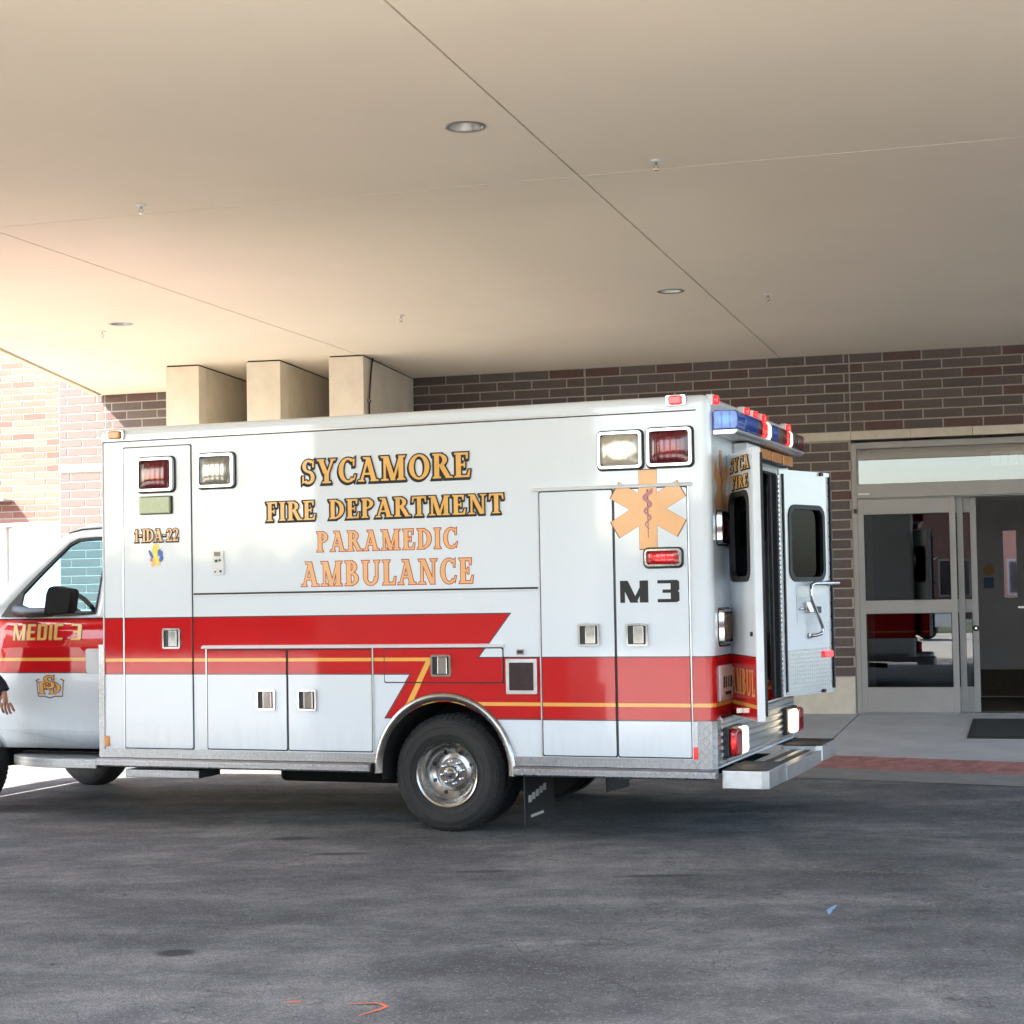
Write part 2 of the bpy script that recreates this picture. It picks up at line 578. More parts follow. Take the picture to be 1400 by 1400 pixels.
def wobble_blob(pts, w, seed):
    """a sprayed stroke: ragged ribbon along pts, at ground level"""
    rn = random.Random(seed)
    mb = MB()
    n = 14
    P = []
    for i in range(n + 1):
        t = i / n * (len(pts) - 1)
        k = min(int(t), len(pts) - 2)
        P.append(Vector(pts[k]).lerp(Vector(pts[k + 1]), t - k))
    L_, R_ = [], []
    for i, p in enumerate(P):
        d = (P[min(i + 1, n)] - P[max(i - 1, 0)]).normalized()
        s = Vector((-d.y, d.x))
        taper = min(1, 0.45 + 1.6 * min(i, n - i) / n)
        a, b = w * taper * rn.uniform(0.55, 1.2), w * taper * rn.uniform(0.55, 1.2)
        L_.append(p + s * a)
        R_.append(p - s * b)
    vs = [(q.x, q.y, 0.004) for q in L_ + R_]
    fs = [(i, n + 1 + i, n + 2 + i, i + 1) for i in range(n)]
    return mb.add(vs, fs)
for nm, pts, w, mt, sd in (('paint_mark', [(-0.60, 6.46), (-0.50, 6.60), (-0.545, 6.66), (-0.66, 6.655)], 0.011, 'orange_paint', 1),
                           ('paint_mark', [(-0.90, 6.70), (-0.84, 6.71)], 0.013, 'orange_paint', 2),
                           ('paint_mark', [(1.475, 8.29), (1.50, 8.40), (1.555, 8.52)], 0.014, 'blue_paint', 3)):
    obj(nm, wobble_blob(pts, w, sd), mt, ground)

# sidewalk in the wall frame, falling gently to the drive
WALLROOT = (W_POS, (0, 0, W_YAW))
def in_wall(o):
    o.location = W_POS
    o.rotation_euler = (0, 0, W_YAW)
    return o
def szv(v): return 0.1 - 0.016 * v
def sheet(poly, zf, depth=0.15):
    mb = MB()
    n = len(poly)
    vs = [(u, -v, zf(u, v)) for u, v in poly] + [(u, -v, zf(u, v) - depth) for u, v in poly]
    fs = [tuple(range(n))[::-1], tuple(range(n, 2 * n))] + [(i, (i + 1) % n, (i + 1) % n + n, i + n) for i in range(n)]
    return mb.add(vs, fs)
TD = (math.cos(R(13)), math.sin(R(13)))          # direction of the paver strip (u, v)
TN = (-TD[1], TD[0])
P0 = (0.05, 4.22)
def strip(a, b): return (P0[0] + TD[0] * a + TN[0] * b, P0[1] + TD[1] * a + TN[1] * b)
SW = 0.94
zs = lambda u, v: szv(v)
walk = empty('sidewalk', None, None, W_POS, W_YAW)
tag(walk, kind='structure')
joints = [-12.5, -9.0, -6.0, -3.0, 0.02]
for a, b in zip(joints, joints[1:]):
    s_ = sheet([(a + 0.005, -0.3), (b - 0.005, -0.3), (b - 0.005, 5.1), (a + 0.005, 5.1)], zs)
    obj('sidewalk_slab', s_, 'concrete' if b > -3.5 else 'dimmed_concrete', walk, bev=0.006)  # left slabs take the darkened copy to weaken the sun's bounce
o1, o2 = strip(0, 0), strip(8.2, 0)
obj('sidewalk_slab', sheet([(0.03, 0.0), (8.0, 0.0), (8.0, o2[1] - 0.01), (0.03, o1[1] - 0.01)], zs), 'concrete', walk, bev=0.006)
obj('sidewalk_slab', sheet([(0.03, 0.003), (4.5, 0.003), (4.5, -0.3), (0.03, -0.3)], lambda u, v: 0.1), 'concrete', walk)
# bed under the pavers, pavers, gutter band
obj('paver_bed', sheet([strip(0, 0), strip(8.2, 0), strip(8.2, SW), strip(0, SW)], lambda u, v: szv(v) - 0.008), 'mortar', walk)
pav = None
pw, pl = 0.092, SW / 4
pm = MB()
e = 0.006
pm.add([(0, 0, -0.05), (pw - e, 0, -0.05), (pw - e, pl - e, -0.05), (0, pl - e, -0.05),
        (0.003, 0.003, 0), (pw - e - 0.003, 0.003, 0), (pw - e - 0.003, pl - e - 0.003, 0), (0.003, pl - e - 0.003, 0)],
       [(4, 5, 6, 7), (0, 1, 5, 4), (1, 2, 6, 5), (2, 3, 7, 6), (3, 0, 4, 7)])
pme = pm.mesh('paver')
pme.materials.append(M['paver'])
for i in range(44):
    for j in range(4):
        a, b = i * pw + 0.003, j * pl + pl - 0.003
        u, v = strip(a, b)
        o = link('paver', pme, walk, loc=(u, -v, szv(v - pl * 0.5) + 0.001 + random.uniform(-0.0015, 0.0015)), rot=(math.atan(-0.016) * -1, 0, -R(13)))
gl = MB()
q = [strip(-0.2, SW + 0.004), strip(8.2, SW + 0.004), strip(8.2, SW + 0.60), strip(-0.2, SW + 0.66)]
gz = [szv(q[0][1]) - 0.002, szv(q[1][1]) - 0.002, 0.004, 0.004]
zz = [0.02, 0.02, 0.004, 0.004]
left = [(-12.5, 5.104), (0.0, 5.104), (0.0, 5.78), (-12.5, 5.6)]
gut = MB()
gut.add([(u, -v, z) for (u, v), z in zip(q, zz)], [(3, 2, 1, 0)])
gut.add([(u, -v, z) for (u, v), z in zip(left, zz)], [(3, 2, 1, 0)])
in_wall(tag(obj('gutter', gut, 'gutter'), kind='structure'))

# pale concrete lot beyond the canopy
lot = MB()
lot.add([(u, -v, 0.004) for u, v in ((-90, 17.3), (60, 17.3), (60, 42), (-90, 42))], [(0, 3, 2, 1)])
in_wall(tag(obj('concrete_lot', lot, 'pale_concrete'), kind='structure'))
drv = MB().add([(u, -v, 0.004) for u, v in ((-90, 5.9), (-7.6, 5.9), (-7.6, 17.29), (-90, 17.29))], [(0, 3, 2, 1)])
in_wall(tag(obj('bounce_drive', drv, 'dimmed_concrete'), kind='structure'))  # unseen ground added to bounce sun glow onto the left soffit

# ------------------------------------------------------------------ canopy
ZC = 4.229
can = empty('entrance_canopy', 'wide flat beige canopy roof with smooth soffit over the driveway', 'canopy', W_POS, W_YAW)
VF = 16.95
def eu(v): return -9.62 + 0.286 * v          # the angled left edge
g = 0.006
J = [-5.156, -0.785, 3.586, 7.9]
VX = 9.41
panels = []
panels.append([(eu(0) + .0, 0.02), (J[0] - g, 0.02), (J[0] - g, VX - g), (eu(VX), VX - g)])
def sv_edge(u): return 11.0 - 0.286 * (u + 9.1)     # the notch edge, square to the angled one
NC = (-6.6726, 10.3058)
panels.append([(eu(VX), VX + g), (J[0] - g, VX + g), (J[0] - g, NC[1]), NC])
panels.append([(-9.53 + g, sv_edge(-9.53)), NC, (J[0] - g, NC[1]), (J[0] - g, VF), (-9.53 + g, VF)])
panels.append([(-20, sv_edge(-20)), (-9.53 - g, sv_edge(-9.53)), (-9.53 - g, VF), (-20, VF)])
for a, b in zip(J, J[1:]):
    panels.append([(a + g, 0.02), (b - g, 0.02), (b - g, VX - g), (a + g, VX - g)])
    panels.append([(a + g, VX + g), (b - g, VX + g), (b - g, VF), (a + g, VF)])
CANS = [(-1.103, 10.79), (-1.083, 4.949), (-6.469, 5.18)]
def inside(pt, poly):
    c = False
    for i in range(len(poly)):
        (x0, y0), (x1, y1) = poly[i], poly[i - 1]
        if (y0 > pt[1]) != (y1 > pt[1]) and pt[0] < (x1 - x0) * (pt[1] - y0) / (y1 - y0) + x0:
            c = not c
    return c
for pl_ in panels:
    o = obj('soffit_panel', MB().prism([(u, -v) for u, v in pl_], ZC, ZC + 0.03, 'z'), 'soffit', can)
    holes = [c for c in CANS if inside(c, pl_)]
    if holes:
        cs = []
        for u, v in holes:
            k = obj('cutter', MB().prism([(u + 0.108 * math.cos(a * math.pi / 16), -v + 0.108 * math.sin(a * math.pi / 16)) for a in range(32)], ZC - 0.1, ZC + 0.2, 'z'), 'soffit', can)
            cs.append(k)
        cut(o, cs)
# roof slab above (dark joint backing shows in the gaps)
roof = MB()
for pl_ in ([(eu(0), 0.0), (7.9, 0.0), (7.9, NC[1]), NC], [(-20, sv_edge(-20)), NC, (7.9, NC[1]), (7.9, VF), (-20, VF)]):
    roof.prism([(u, -v) for u, v in pl_], ZC + 0.165, ZC + 0.21, 'z')
obj('roof_slab', roof, 'stucco', can)
bk = MB()
for (a, b, c, d) in ((J[0] - .05, J[0] + .05, 0, VF), (J[1] - .05, J[1] + .05, 0, VF), (J[2] - .05, J[2] + .05, 0, VF), (-9.6, -9.46, 10.8, VF)):
    bk.box((a, -d, ZC + 0.032), (b, -c, ZC + 0.15))
bk.box((eu(VX), -VX - .05, ZC + 0.034), (7.9, -VX + .05, ZC + 0.036))
obj('joint_backing', bk, 'dark_gap', can)
# edge trims: dark reveal then a cream drip edge
def edge_trim(a, b, out):
    ax, ay = a; bx, by = b
    def off(k): return [(ax + out[0] * k, ay + out[1] * k), (bx + out[0] * k, by + out[1] * k)]
    q0, q1, q2 = off(0.0), off(0.045), off(0.125)
    r_ = MB().prism([(u, -v) for u, v in (q0[0], q0[1], q1[1], q1[0])], ZC + 0.03, ZC + 0.16, 'z')
    obj('edge_reveal', r_, 'dark_gap', can)
    t_ = MB().prism([(u, -v) for u, v in (q1[0], q1[1], q2[1], q2[0])], ZC - 0.012, ZC + 0.20, 'z')
    obj('edge_trim', t_, 'soffit_trim', can, bev=0.006)
en = Vector((-1, 0.286)).normalized()
edge_trim((eu(0), 0.02), NC, en)
edge_trim((-20, VF), (7.9, VF), (0, 1))
edge_trim((-20, sv_edge(-20)), (NC[0] - .14, NC[1] + .04), Vector((-0.286, -1)).normalized())
edge_trim((7.9, 0), (7.9, VF), (1, 0))

# downlights
for i, (u, v) in enumerate(CANS):
    lab = ['largest round recessed downlight in soffit, nearest the camera', 'round recessed downlight in soffit above the entrance side', 'flat round recessed downlight in soffit over the bright left end'][i]
    d = empty('recessed_downlight', lab, 'downlight', wpt(u, v, ZC), W_YAW, 'recessed downlights in the soffit')
    rg = MB().lathe([(0.095, 0.0), (0.104, -0.006), (0.118, -0.005), (0.121, -0.001)], axis='z', n=40)
    obj('trim_ring', rg, 'can_reflector', d, smooth_a=60)
    cn = MB().lathe([(0.103, -0.002), (0.092, 0.06), (0.075, 0.12), (0.055, 0.15), (0.0, 0.155)], axis='z', n=40)
    obj('reflector', cn, 'can_reflector', d, smooth_a=60)
    bl = MB().lathe([(0.001, 0.07), (0.03, 0.08), (0.04, 0.11), (0.03, 0.15)], axis='z', n=20)
    obj('bulb', bl, 'can_reflector', d, smooth_a=60)
# sprinklers
SPR = [(-0.231, 9.641, 'fire sprinkler head right of the diagonal soffit joint, near it'), (-3.781, 9.681, 'fire sprinkler head left of centre just above the cross joint line'), (-3.777, 4.623, 'fire sprinkler head in soffit above the tallest pier'),
       (-0.283, 4.455, 'small fire sprinkler head in soffit over the brick entrance wall'), (-6.865, 4.839, 'fire sprinkler head beside the left downlight')]
for u, v, lab in SPR:
    s = empty('fire_sprinkler', lab, 'sprinkler', wpt(u, v, ZC), W_YAW + 0.4, 'sprinkler heads in the soffit')
    obj('escutcheon', MB().lathe([(0.0, -0.012), (0.018, -0.012), (0.034, -0.006), (0.036, -0.001)], axis='z', n=20), 'white_plate', s, smooth_a=60)
    b_ = MB().tube([(0, 0, -0.01), (0, 0, -0.03)], 0.009, 10)
    b_.tube([(0.009, 0, -0.03), (0.014, 0, -0.045), (0.002, 0, -0.062)], 0.003, 6).tube([(-0.009, 0, -0.03), (-0.014, 0, -0.045), (-0.002, 0, -0.062)], 0.003, 6)
    obj('frame_arms', b_, 'steel', s, smooth_a=60)
    obj('deflector', MB().lathe([(0.0, -0.064), (0.016, -0.064), (0.017, -0.061), (0.0, -0.060)], axis='z', n=16), 'steel', s)

# ------------------------------------------------------------------ brick entrance wall
BL, BH, BJ = 0.440, 0.1125, 0.011
wallb = empty('brick_wall', 'dark brown brick entrance wall with pale stone band and base', 'wall', W_POS, W_YAW)
wb = MB()
TOPW = 6.2
wb.box((-10.30, 0.004, 0.0), (0.0, 0.35, TOPW)).box((0.0, 0.004, 3.235), (4.40, 0.35, TOPW)).box((4.40, 0.004, 0.0), (8.0, 0.35, TOPW))
obj('mortar_backing', wb, 'mortar', wallb)
def brick_mesh(l, h, d=0.014, mat='brick_dark'):
    c = 0.004
    mb = MB().add([(0, 0.002, 0), (l, 0.002, 0), (l, 0.002, h), (0, 0.002, h), (c, -d + 0.002, c), (l - c, -d + 0.002, c), (l - c, -d + 0.002, h - c), (c, -d + 0.002, h - c)],
                  [(4, 5, 6, 7), (0, 1, 5, 4), (1, 2, 6, 5), (2, 3, 7, 6), (3, 0, 4, 7)])
    me = mb.mesh('brick')
    me.materials.append(M[mat])
    return me, mb
_bm = {}
def brick_piece(l, mat):
    k = (round(l, 3), mat)
    if k not in _bm:
        _bm[k] = brick_mesh(l, BH - BJ, mat=mat)
    return _bm[k]
class Field:
    def __init__(s): s.mb = MB()
def lay(parent, u0, u1, z, course, mat, y=0.01, single=True, field=None, phase=0.0, stops=()):
    """one course of running bond between u0 and u1, broken at the given control joints"""
    edges = [u0] + [s for s in stops if u0 < s < u1] + [u1]
    for a, b in zip(edges, edges[1:]):
        k = math.floor((a - phase) / BL - (0.5 if course % 2 else 0)) 
        x = phase + (k + (0.5 if course % 2 else 0)) * BL
        while x < b - 0.005:
            x0, x1 = max(x, a) + BJ / 2, min(x + BL, b) - BJ / 2
            x += BL
            if x1 - x0 < 0.03:
                continue
            if single:
                o = link('brick', brick_piece(x1 - x0, mat)[0], parent, loc=(x0, y + random.uniform(-0.0015, 0.0015), z))
                o.rotation_euler = (0, random.uniform(-0.002, 0.002), 0)
            else:
                src = brick_piece(x1 - x0, mat)[1]
                field.add([(vx + x0, vy + y, vz + z) for vx, vy, vz in src.v], src.f)
STOPS = (-3.13, 0.004)
fld = MB()
# above the pale band: 8 courses to the soffit, the upper wall beyond is a field
for c in range(8):
    lay(wallb, -9.62, 2.35, 3.340 + c * BH, c, 'brick_dark', stops=STOPS, phase=0.16)
    lay(wallb, -10.30, -9.62, 3.340 + c * BH, c, 'brick_dark', single=False, field=fld, phase=0.16)
    lay(wallb, 2.35, 8.0, 3.340 + c * BH, c, 'brick_dark', single=False, field=fld, phase=0.16)
for c in range(8, 25):
    lay(wallb, -10.30, -8.0, 3.340 + c * BH, c, 'brick_dark', single=False, field=fld, phase=0.16)
for c in range(24):
    z = 3.228 - (c + 1) * BH
    if z < 0.44: break
    lay(wallb, -1.30, 0.0, z, c, 'brick_dark', phase=-0.02)
    lay(wallb, -10.30, -1.30, z, c, 'brick_dark', single=False, field=fld, phase=-0.02)
    lay(wallb, 4.40, 8.0, z, c, 'brick_dark', single=False, field=fld, phase=-0.02)
zlast = z + (BH if z < 0.44 else 0)
tag(obj('brick_field', fld, 'brick_dark', wallb), kind='stuff')
# pale band, base stones
us = [-10.30] + [0.676 - 0.683 * k for k in range(16, 0, -1)] + [0.676, 1.361, 2.044, 2.727, 3.41, 4.093, 4.776, 5.46, 6.14, 6.83, 7.51, 8.0]
us = sorted([u for u in us if u > -10.25 and abs(u - 0.0) > 0.1] + [-10.30, 0.004])
for a, b in zip(us, us[1:]):
    obj('band_stone', MB().box((a + 0.003, -0.018, 3.236), (b - 0.003, 0.05, 3.334)), 'limestone', wallb, bev=0.004)
for k in range(8):
    a = -10.30 + k * 1.2865
    obj('base_stone', MB().box((a + 0.003, -0.022, 0.0), (a + 1.2865 - 0.003, 0.05, zlast - 0.006)), 'limestone', wallb, bev=0.006)

# ------------------------------------------------------------------ piers
PIER = [(-7.525, 'leftmost beige stucco pier under the canopy, catching warm light'), (-6.509, 'middle beige stucco pier of three, behind the ambulance'), (-5.504, 'right beige stucco pier of three, with a dark cable on its side')]
for u, lab in PIER:
    pr = empty('pier', lab, 'pier', wpt(u, 2.28, 0), W_YAW + R(5.4), 'stucco piers standing out from the brick wall')
    pd = 2.24
    wd = 0.40
    cuts = [0.0, 0.28, pd - 0.31, pd]
    names = ['front_panel', 'side_panel', 'rear_panel']
    for (a, b), nm in zip(zip(cuts, cuts[1:]), names):
        obj(nm, MB().box((0, a + 0.006, 0.0), (wd, b - 0.006, ZC - 0.016)), 'stucco', pr, bev=0.005)
    obj('core', MB().box((0.012, 0.02, 0.0), (wd - 0.012, pd - 0.02, ZC - 0.001)), 'dark_gap', pr)
cb = empty('cable', 'thin dark cable running down the side of the right pier', 'cable', wpt(-5.504 + 0.375, 1.92, ZC), W_YAW + R(5.4))
obj('wire', MB().tube([(0.02, -0.02, 0.0), (0.018, -0.05, -0.06), (0.016, -0.10, -0.2), (0.015, -0.17, -0.5), (0.014, -0.19, -1.0), (0.014, -0.19, -3.4)], 0.011, 8), 'black_plastic', cb, smooth_a=60)
obj('clip', MB().box((0.0, -0.21, -0.52), (0.032, -0.15, -0.49)), 'steel', cb, bev=0.003)

# ------------------------------------------------------------------ entrance doors
ent = empty('sliding_door_entrance', 'grey metal framed automatic sliding glass entrance with transom', 'entrance door', W_POS, W_YAW)
FB = 0.10
UE = 3.92
def fbox(name, a, b, parent=ent, mat='frame', bev=0.004):
    return obj(name, MB().box(a, b), mat, parent, bev=bev)
fbox('jamb', (0.004, -0.01, FB), (0.060, 0.16, 3.20))
fbox('jamb', (UE - 0.060, -0.01, FB), (UE - 0.004, 0.16, 3.20))
fbox('head', (0.0602, -0.012, 3.128), (UE - 0.0602, 0.16, 3.20))
fbox('transom_bar', (0.0602, -0.03, 2.56), (UE - 0.0602, 0.15, 2.722))
fbox('track_cover', (0.0602, -0.015, 2.545), (UE - 0.0602, 0.20, 2.558))
fbox('transom_bead', (0.0602, 0.005, 2.7222), (0.075, 0.10, 3.1278))
obj('transom_pane', MB().box((0.076, 0.045, 2.724), (UE - 0.076, 0.053, 3.126)), 'transom_glass', ent)
fbox('threshold', (0.0602, -0.02, FB + 0.001), (UE - 0.0602, 0.30, FB + 0.010), mat='aluminium')
st = 0.066
def leaf(u0, u1, y, name='door_leaf', label=None):
    z0, z1 = FB + 0.012, 2.543
    l = obj(name, MB().box((u0, y, z0), (u0 + st, y + 0.045, z1)).box((u1 - st, y, z0), (u1, y + 0.045, z1))
            .box((u0 + st, y, z0), (u1 - st, y + 0.045, 0.40)).box((u0 + st, y, 1.240), (u1 - st, y + 0.045, 1.388)).box((u0 + st, y, 2.372), (u1 - st, y + 0.045, z1)), 'frame', ent, bev=0.003)
    for a, b in ((0.40, 1.240), (1.388, 2.372)):
        obj('glass_pane', MB().box((u0 + st + .001, y + 0.022, a + .001), (u1 - st - .001, y + 0.028, b - .001)), 'door_glass', l)
        gb = MB()
        for q in ((u0 + st, u0 + st + .008, a, b), (u1 - st - .008, u1 - st, a, b)):
            gb.box((q[0], y + 0.012, q[2] + .001), (q[1], y + 0.021, q[3] - .001))
        gb.box((u0 + st, y + 0.012, b - .008), (u1 - st, y + 0.021, b - .001)).box((u0 + st, y + 0.012, a + .001), (u1 - st, y + 0.021, a + .008))
        obj('glazing_gasket', gb, 'rubber', l)
    return l
leaf(0.062, 1.145, -0.012)
leaf(0.15, 1.222, 0.055)
l3 = leaf(0.292, 1.366, 0.115)
leaf(UE - 1.145, UE - 0.062, -0.012)
leaf(UE - 1.222, UE - 0.15, 0.055)
leaf(UE - 1.366, UE - 0.292, 0.115)
lk = MB().lathe([(0.0, -0.03), (0.014, -0.03), (0.03, -0.02), (0.034, 0.0)], origin=(1.335, 0.114, 1.06), axis='y', n=20)
obj('lock_cylinder', lk, 'rubber', ent, smooth_a=50)
obj('lock_face', MB().lathe([(0.0, -0.034), (0.013, -0.034), (0.014, -0.030)], origin=(1.335, 0.114, 1.06), axis='y', n=16), 'chrome', ent)
obj('motion_sensor', MB().box((0.02, -0.045, 2.39), (0.055, -0.012, 2.44)), 'black_plastic', ent, bev=0.008)
obj('nameplate', MB().box((0.075, -0.036, 2.600), (0.20, -0.031, 2.617)), 'white_plate', ent)
# vestibule behind the doors
ves = MB()
UF0, UF1, VD = 0.062, 3.86, 3.0
ves.add([(UF0, 0.32, FB), (UF1, 0.32, FB), (UF1, VD, FB), (UF0, VD, FB)], [(0, 1, 2, 3)])
vest = tag(obj('vestibule_floor', ves, 'carpet'), kind='structure'); in_wall(vest)
vw = MB()
vw.box((UF0 - .2, 0.34, FB - .1), (UF0, VD + .3, 3.3)).box((UF1, 0.34, FB - .1), (UF1 + .2, VD + .3, 3.3)).box((UF0, VD, FB - .1), (UF1, VD + .2, 3.3)).box((UF0, 0.36, 3.2), (UF1, VD, 3.35))
in_wall(tag(obj('vestibule_wall', vw, 'grey_wall'), kind='structure'))
idr = empty('interior_door', 'dark grey interior door with narrow glass panel, seen through the open entrance', 'door', wpt(1.24, -VD + 0.02, FB), W_YAW)
dw, lx0, lx1, lz0, lz1 = 1.05, 0.365, 0.550, 1.265, 2.145
dp = MB()
dp.box((0.05, -0.05, 0.005), (lx0, 0.0, 2.52)).box((lx1, -0.05, 0.005), (dw, 0.0, 2.52)).box((lx0, -0.05, 0.005), (lx1, 0.0, lz0)).box((lx0, -0.05, lz1), (lx1, 0.0, 2.52))
obj('door_panel', dp, 'inner_door', idr)
obj('lite_frame', MB().box((lx0 - .015, -0.058, lz0 - .015), (lx0 + .012, -0.05, lz1 + .015)).box((lx1 - .012, -0.058, lz0 - .015), (lx1 + .015, -0.05, lz1 + .015)).box((lx0 + .012, -0.058, lz0 - .015), (lx1 - .012, -0.05, lz0 + .012)).box((lx0 + .012, -0.058, lz1 - .012), (lx1 - .012, -0.05, lz1 + .015)), 'inner_door', idr)
m_, nt_, b_ = new_mat('mirror_glass')
b_.inputs['Base Color'].default_value = (0.55, 0.55, 0.55, 1); b_.inputs['Metallic'].default_value = 1.0; b_.inputs['Roughness'].default_value = 0.02
M['mirror_glass'] = m_
obj('door_lite', MB().box((lx0 + .001, -0.03, lz0 + .001), (lx1 - .001, -0.024, lz1 - .001)), 'mirror_glass', idr)
obj('door_frame', MB().box((-0.02, -0.03, 0), (0.048, 0.01, 2.60)).box((0.048, -0.03, 2.525), (dw, 0.01, 2.60)).box((dw + .002, -0.03, 0), (dw + .06, 0.01, 2.60)), 'frame', idr)
obj('lever_handle', MB().box((0.54, -0.075, 1.14), (0.70, -0.055, 1.165)).tube([(0.67, -0.06, 1.15), (0.67, -0.05, 1.15)], 0.025, 12), 'chrome', idr)
sk = MB().prism([(0.190 + 0.070 * math.cos(a * math.pi / 12), 1.63 + 0.070 * math.sin(a * math.pi / 12)) for a in range(24)], -0.0515, -0.0535, 'y')
obj('round_sticker', sk, 'sticker_orange', idr)
obj('kick_plate', MB().box((0.06, -0.056, 0.02), (dw - .01, -0.0505, 0.36)), 'carpet', idr)
obj('square_sticker', MB().box((0.125, -0.0535, 1.40), (0.25, -0.0515, 1.54)), 'sticker_blue', idr)

# exit sign seen from behind, through the transom
ex = empty('exit_sign', 'small pale EXIT sign seen reversed behind the transom glass', 'sign', wpt(1.545, -0.060, 2.885), W_YAW)
obj('sign_panel', MB().box((0, 0.0, 0), (0.66, 0.012, 0.16)), 'sign_white', ex, bev=0.004)

# door mat
dm = empty('door_mat', 'dark rubber mat with raised border on the walk before the open doorway', 'mat', W_POS, W_YAW)
mp_ = sheet([(1.30, 0.62), (3.3, 0.62), (3.3, 2.68), (1.30, 2.68)], lambda u, v: szv(v) + 0.008, 0.0075)
obj('mat_border', mp_, 'rubber', dm)
obj('mat_field', sheet([(1.35, 0.68), (3.25, 0.68), (3.25, 2.61), (1.35, 2.61)], lambda u, v: szv(v) + 0.013, 0.0045), 'mat_rubber', dm)

# ------------------------------------------------------------------ set-back wing on the left
wing = empty('brick_wing', 'sunlit pale red brick wing of the building behind the ambulance cab', 'building', wpt(0, -6.0), W_YAW)
WY = 0.0
ww = MB()
ww.box((-28, 0.004, 0), (-15.05, 0.3, 8.0)).box((-15.05, 0.004, 2.96), (-10.32, 0.3, 8.0))
ww.box((-10.9, 0.013, 0.0), (-10.34, 0.29, 2.958))
obj('mortar_backing', ww, 'mortar', wing)
fl2 = MB()
for c in range(44):
    z = 2.985 + c * BH
    if z > 7.9: break
    if z < 6.2:
        lay(wing, -15.6, -13.75, z, c, 'brick_red', phase=0.1)
        lay(wing, -28, -15.6, z, c, 'brick_red', single=False, field=fl2, phase=0.1)
        lay(wing, -13.75, -10.36, z, c, 'brick_red', single=False, field=fl2, phase=0.1)
    else:
        lay(wing, -28, -10.36, z, c, 'brick_red', single=False, field=fl2, phase=0.1)
for c in range(26):
    z = 2.985 - (c + 1) * BH
    if z < 0.02: break
    lay(wing, -15.6, -15.14, z, c, 'brick_red', phase=0.1)
    lay(wing, -28, -15.6, z, c, 'brick_red', single=False, field=fl2, phase=0.1)
tag(obj('brick_field', fl2, 'brick_red', wing), kind='stuff')
pmat('panel_white', (0.75, 0.72, 0.64), 0.6, var=0.04)
obj('opening_trim', MB().box((-15.12, -0.03, 0), (-15.0, 0.1, 2.90)).box((-15.0, -0.03, 2.83), (-10.95, 0.1, 2.90)), 'panel_white', wing, bev=0.005)
for k in range(4):
    obj('overhead_door_panel', MB().box((-14.99, 0.06, 0.03 + k * 0.70), (-10.96, 0.10, 0.03 + k * 0.70 + 0.692)), 'panel_white', wing, bev=0.004)
obj('lintel', MB().box((-15.6, -0.012, 2.905), (-10.9, 0.05, 2.965)), 'brown_ink', wing)
obj('roof_coping', MB().box((-28, -0.06, 8.0), (-10.32, 0.36, 8.15)), 'limestone', wing)
# the main building's return wall and roof coping, closing the block
obj('return_wall', MB().box((-10.30, 0.352, 0), (-9.95, 6.0, TOPW)), 'brick_dark', wallb)
obj('wall_coping', MB().box((-10.36, -0.06, TOPW), (8.06, 0.42, TOPW + 0.12)), 'limestone', wallb)
# small flat awning out to the left whose shadow falls on the wing
aw = empty('flat_awning', 'thin flat metal ledge fixed to the sunlit brick wing', 'awning', wpt(-16.3, -6.0, 3.27), W_YAW)
obj('awning_panel', MB().box((-1.2, -0.30, 0.0), (1.45, -0.013, 0.035)), 'frame', aw, bev=0.004)
obj('awning_bracket', MB().box((-1.0, -0.25, 0.036), (-0.97, -0.013, 0.12)), 'frame', aw)
obj('awning_bracket', MB().box((0.8, -0.25, 0.036), (0.83, -0.013, 0.12)), 'frame', aw)

# ================================================================== LETTERING (flat print built from strokes)
def offset_poly(poly, d):
    """grow a convex polygon by d"""
    ar = sum(poly[i][0] * poly[(i + 1) % len(poly)][1] - poly[(i + 1) % len(poly)][0] * poly[i][1] for i in range(len(poly)))
    if ar < 0:
        poly = poly[::-1]
    n = len(poly)
    out = []
    for i in range(n):
        p0, p1, p2 = Vector(poly[i - 1]), Vector(poly[i]), Vector(poly[(i + 1) % n])
        e1, e2 = (p1 - p0).normalized(), (p2 - p1).normalized()
        n1, n2 = Vector((e1.y, -e1.x)), Vector((e2.y, -e2.x))
        k = (n1 + n2)
        den = 1 + n1.dot(n2)
        out.append(tuple(p1 + k * (d / max(den, 0.35))))
    return out

def q4(x0, y0, x1, y1): return ('P', [(x0, y0), (x1, y0), (x1, y1), (x0, y1)])
def dg(xb, xt, w, y0=0.0, y1=1.0): return ('P', [(xb - w / 2, y0), (xb + w / 2, y0), (xt + w / 2, y1), (xt - w / 2, y1)])
def pg(*pts): return ('P', list(pts))
def ring(cx, cy, rx, ry, tx, ty, a0=0, a1=360): return ('E', cx, cy, rx, ry, tx, ty, a0, a1)
T_, t_, S_ = 0.20, 0.10, 0.075
def stem(x, w=T_, top=True, bot=True):
    r_ = [q4(x, 0, x + w, 1)]
    if bot: r_.append(pg((x - .08, 0), (x + w + .08, 0), (x + w + .05, S_), (x - .05, S_)))
    if top: r_.append(pg((x - .05, 1 - S_), (x + w + .05, 1 - S_), (x + w + .08, 1), (x - .08, 1)))
    return r_
def foot(x0, x1): return pg((x0, 0), (x1, 0), (x1 - .03, S_), (x0 + .03, S_))
def cap(x0, x1): return pg((x0 + .03, 1 - S_), (x1 - .03, 1 - S_), (x1, 1), (x0, 1))
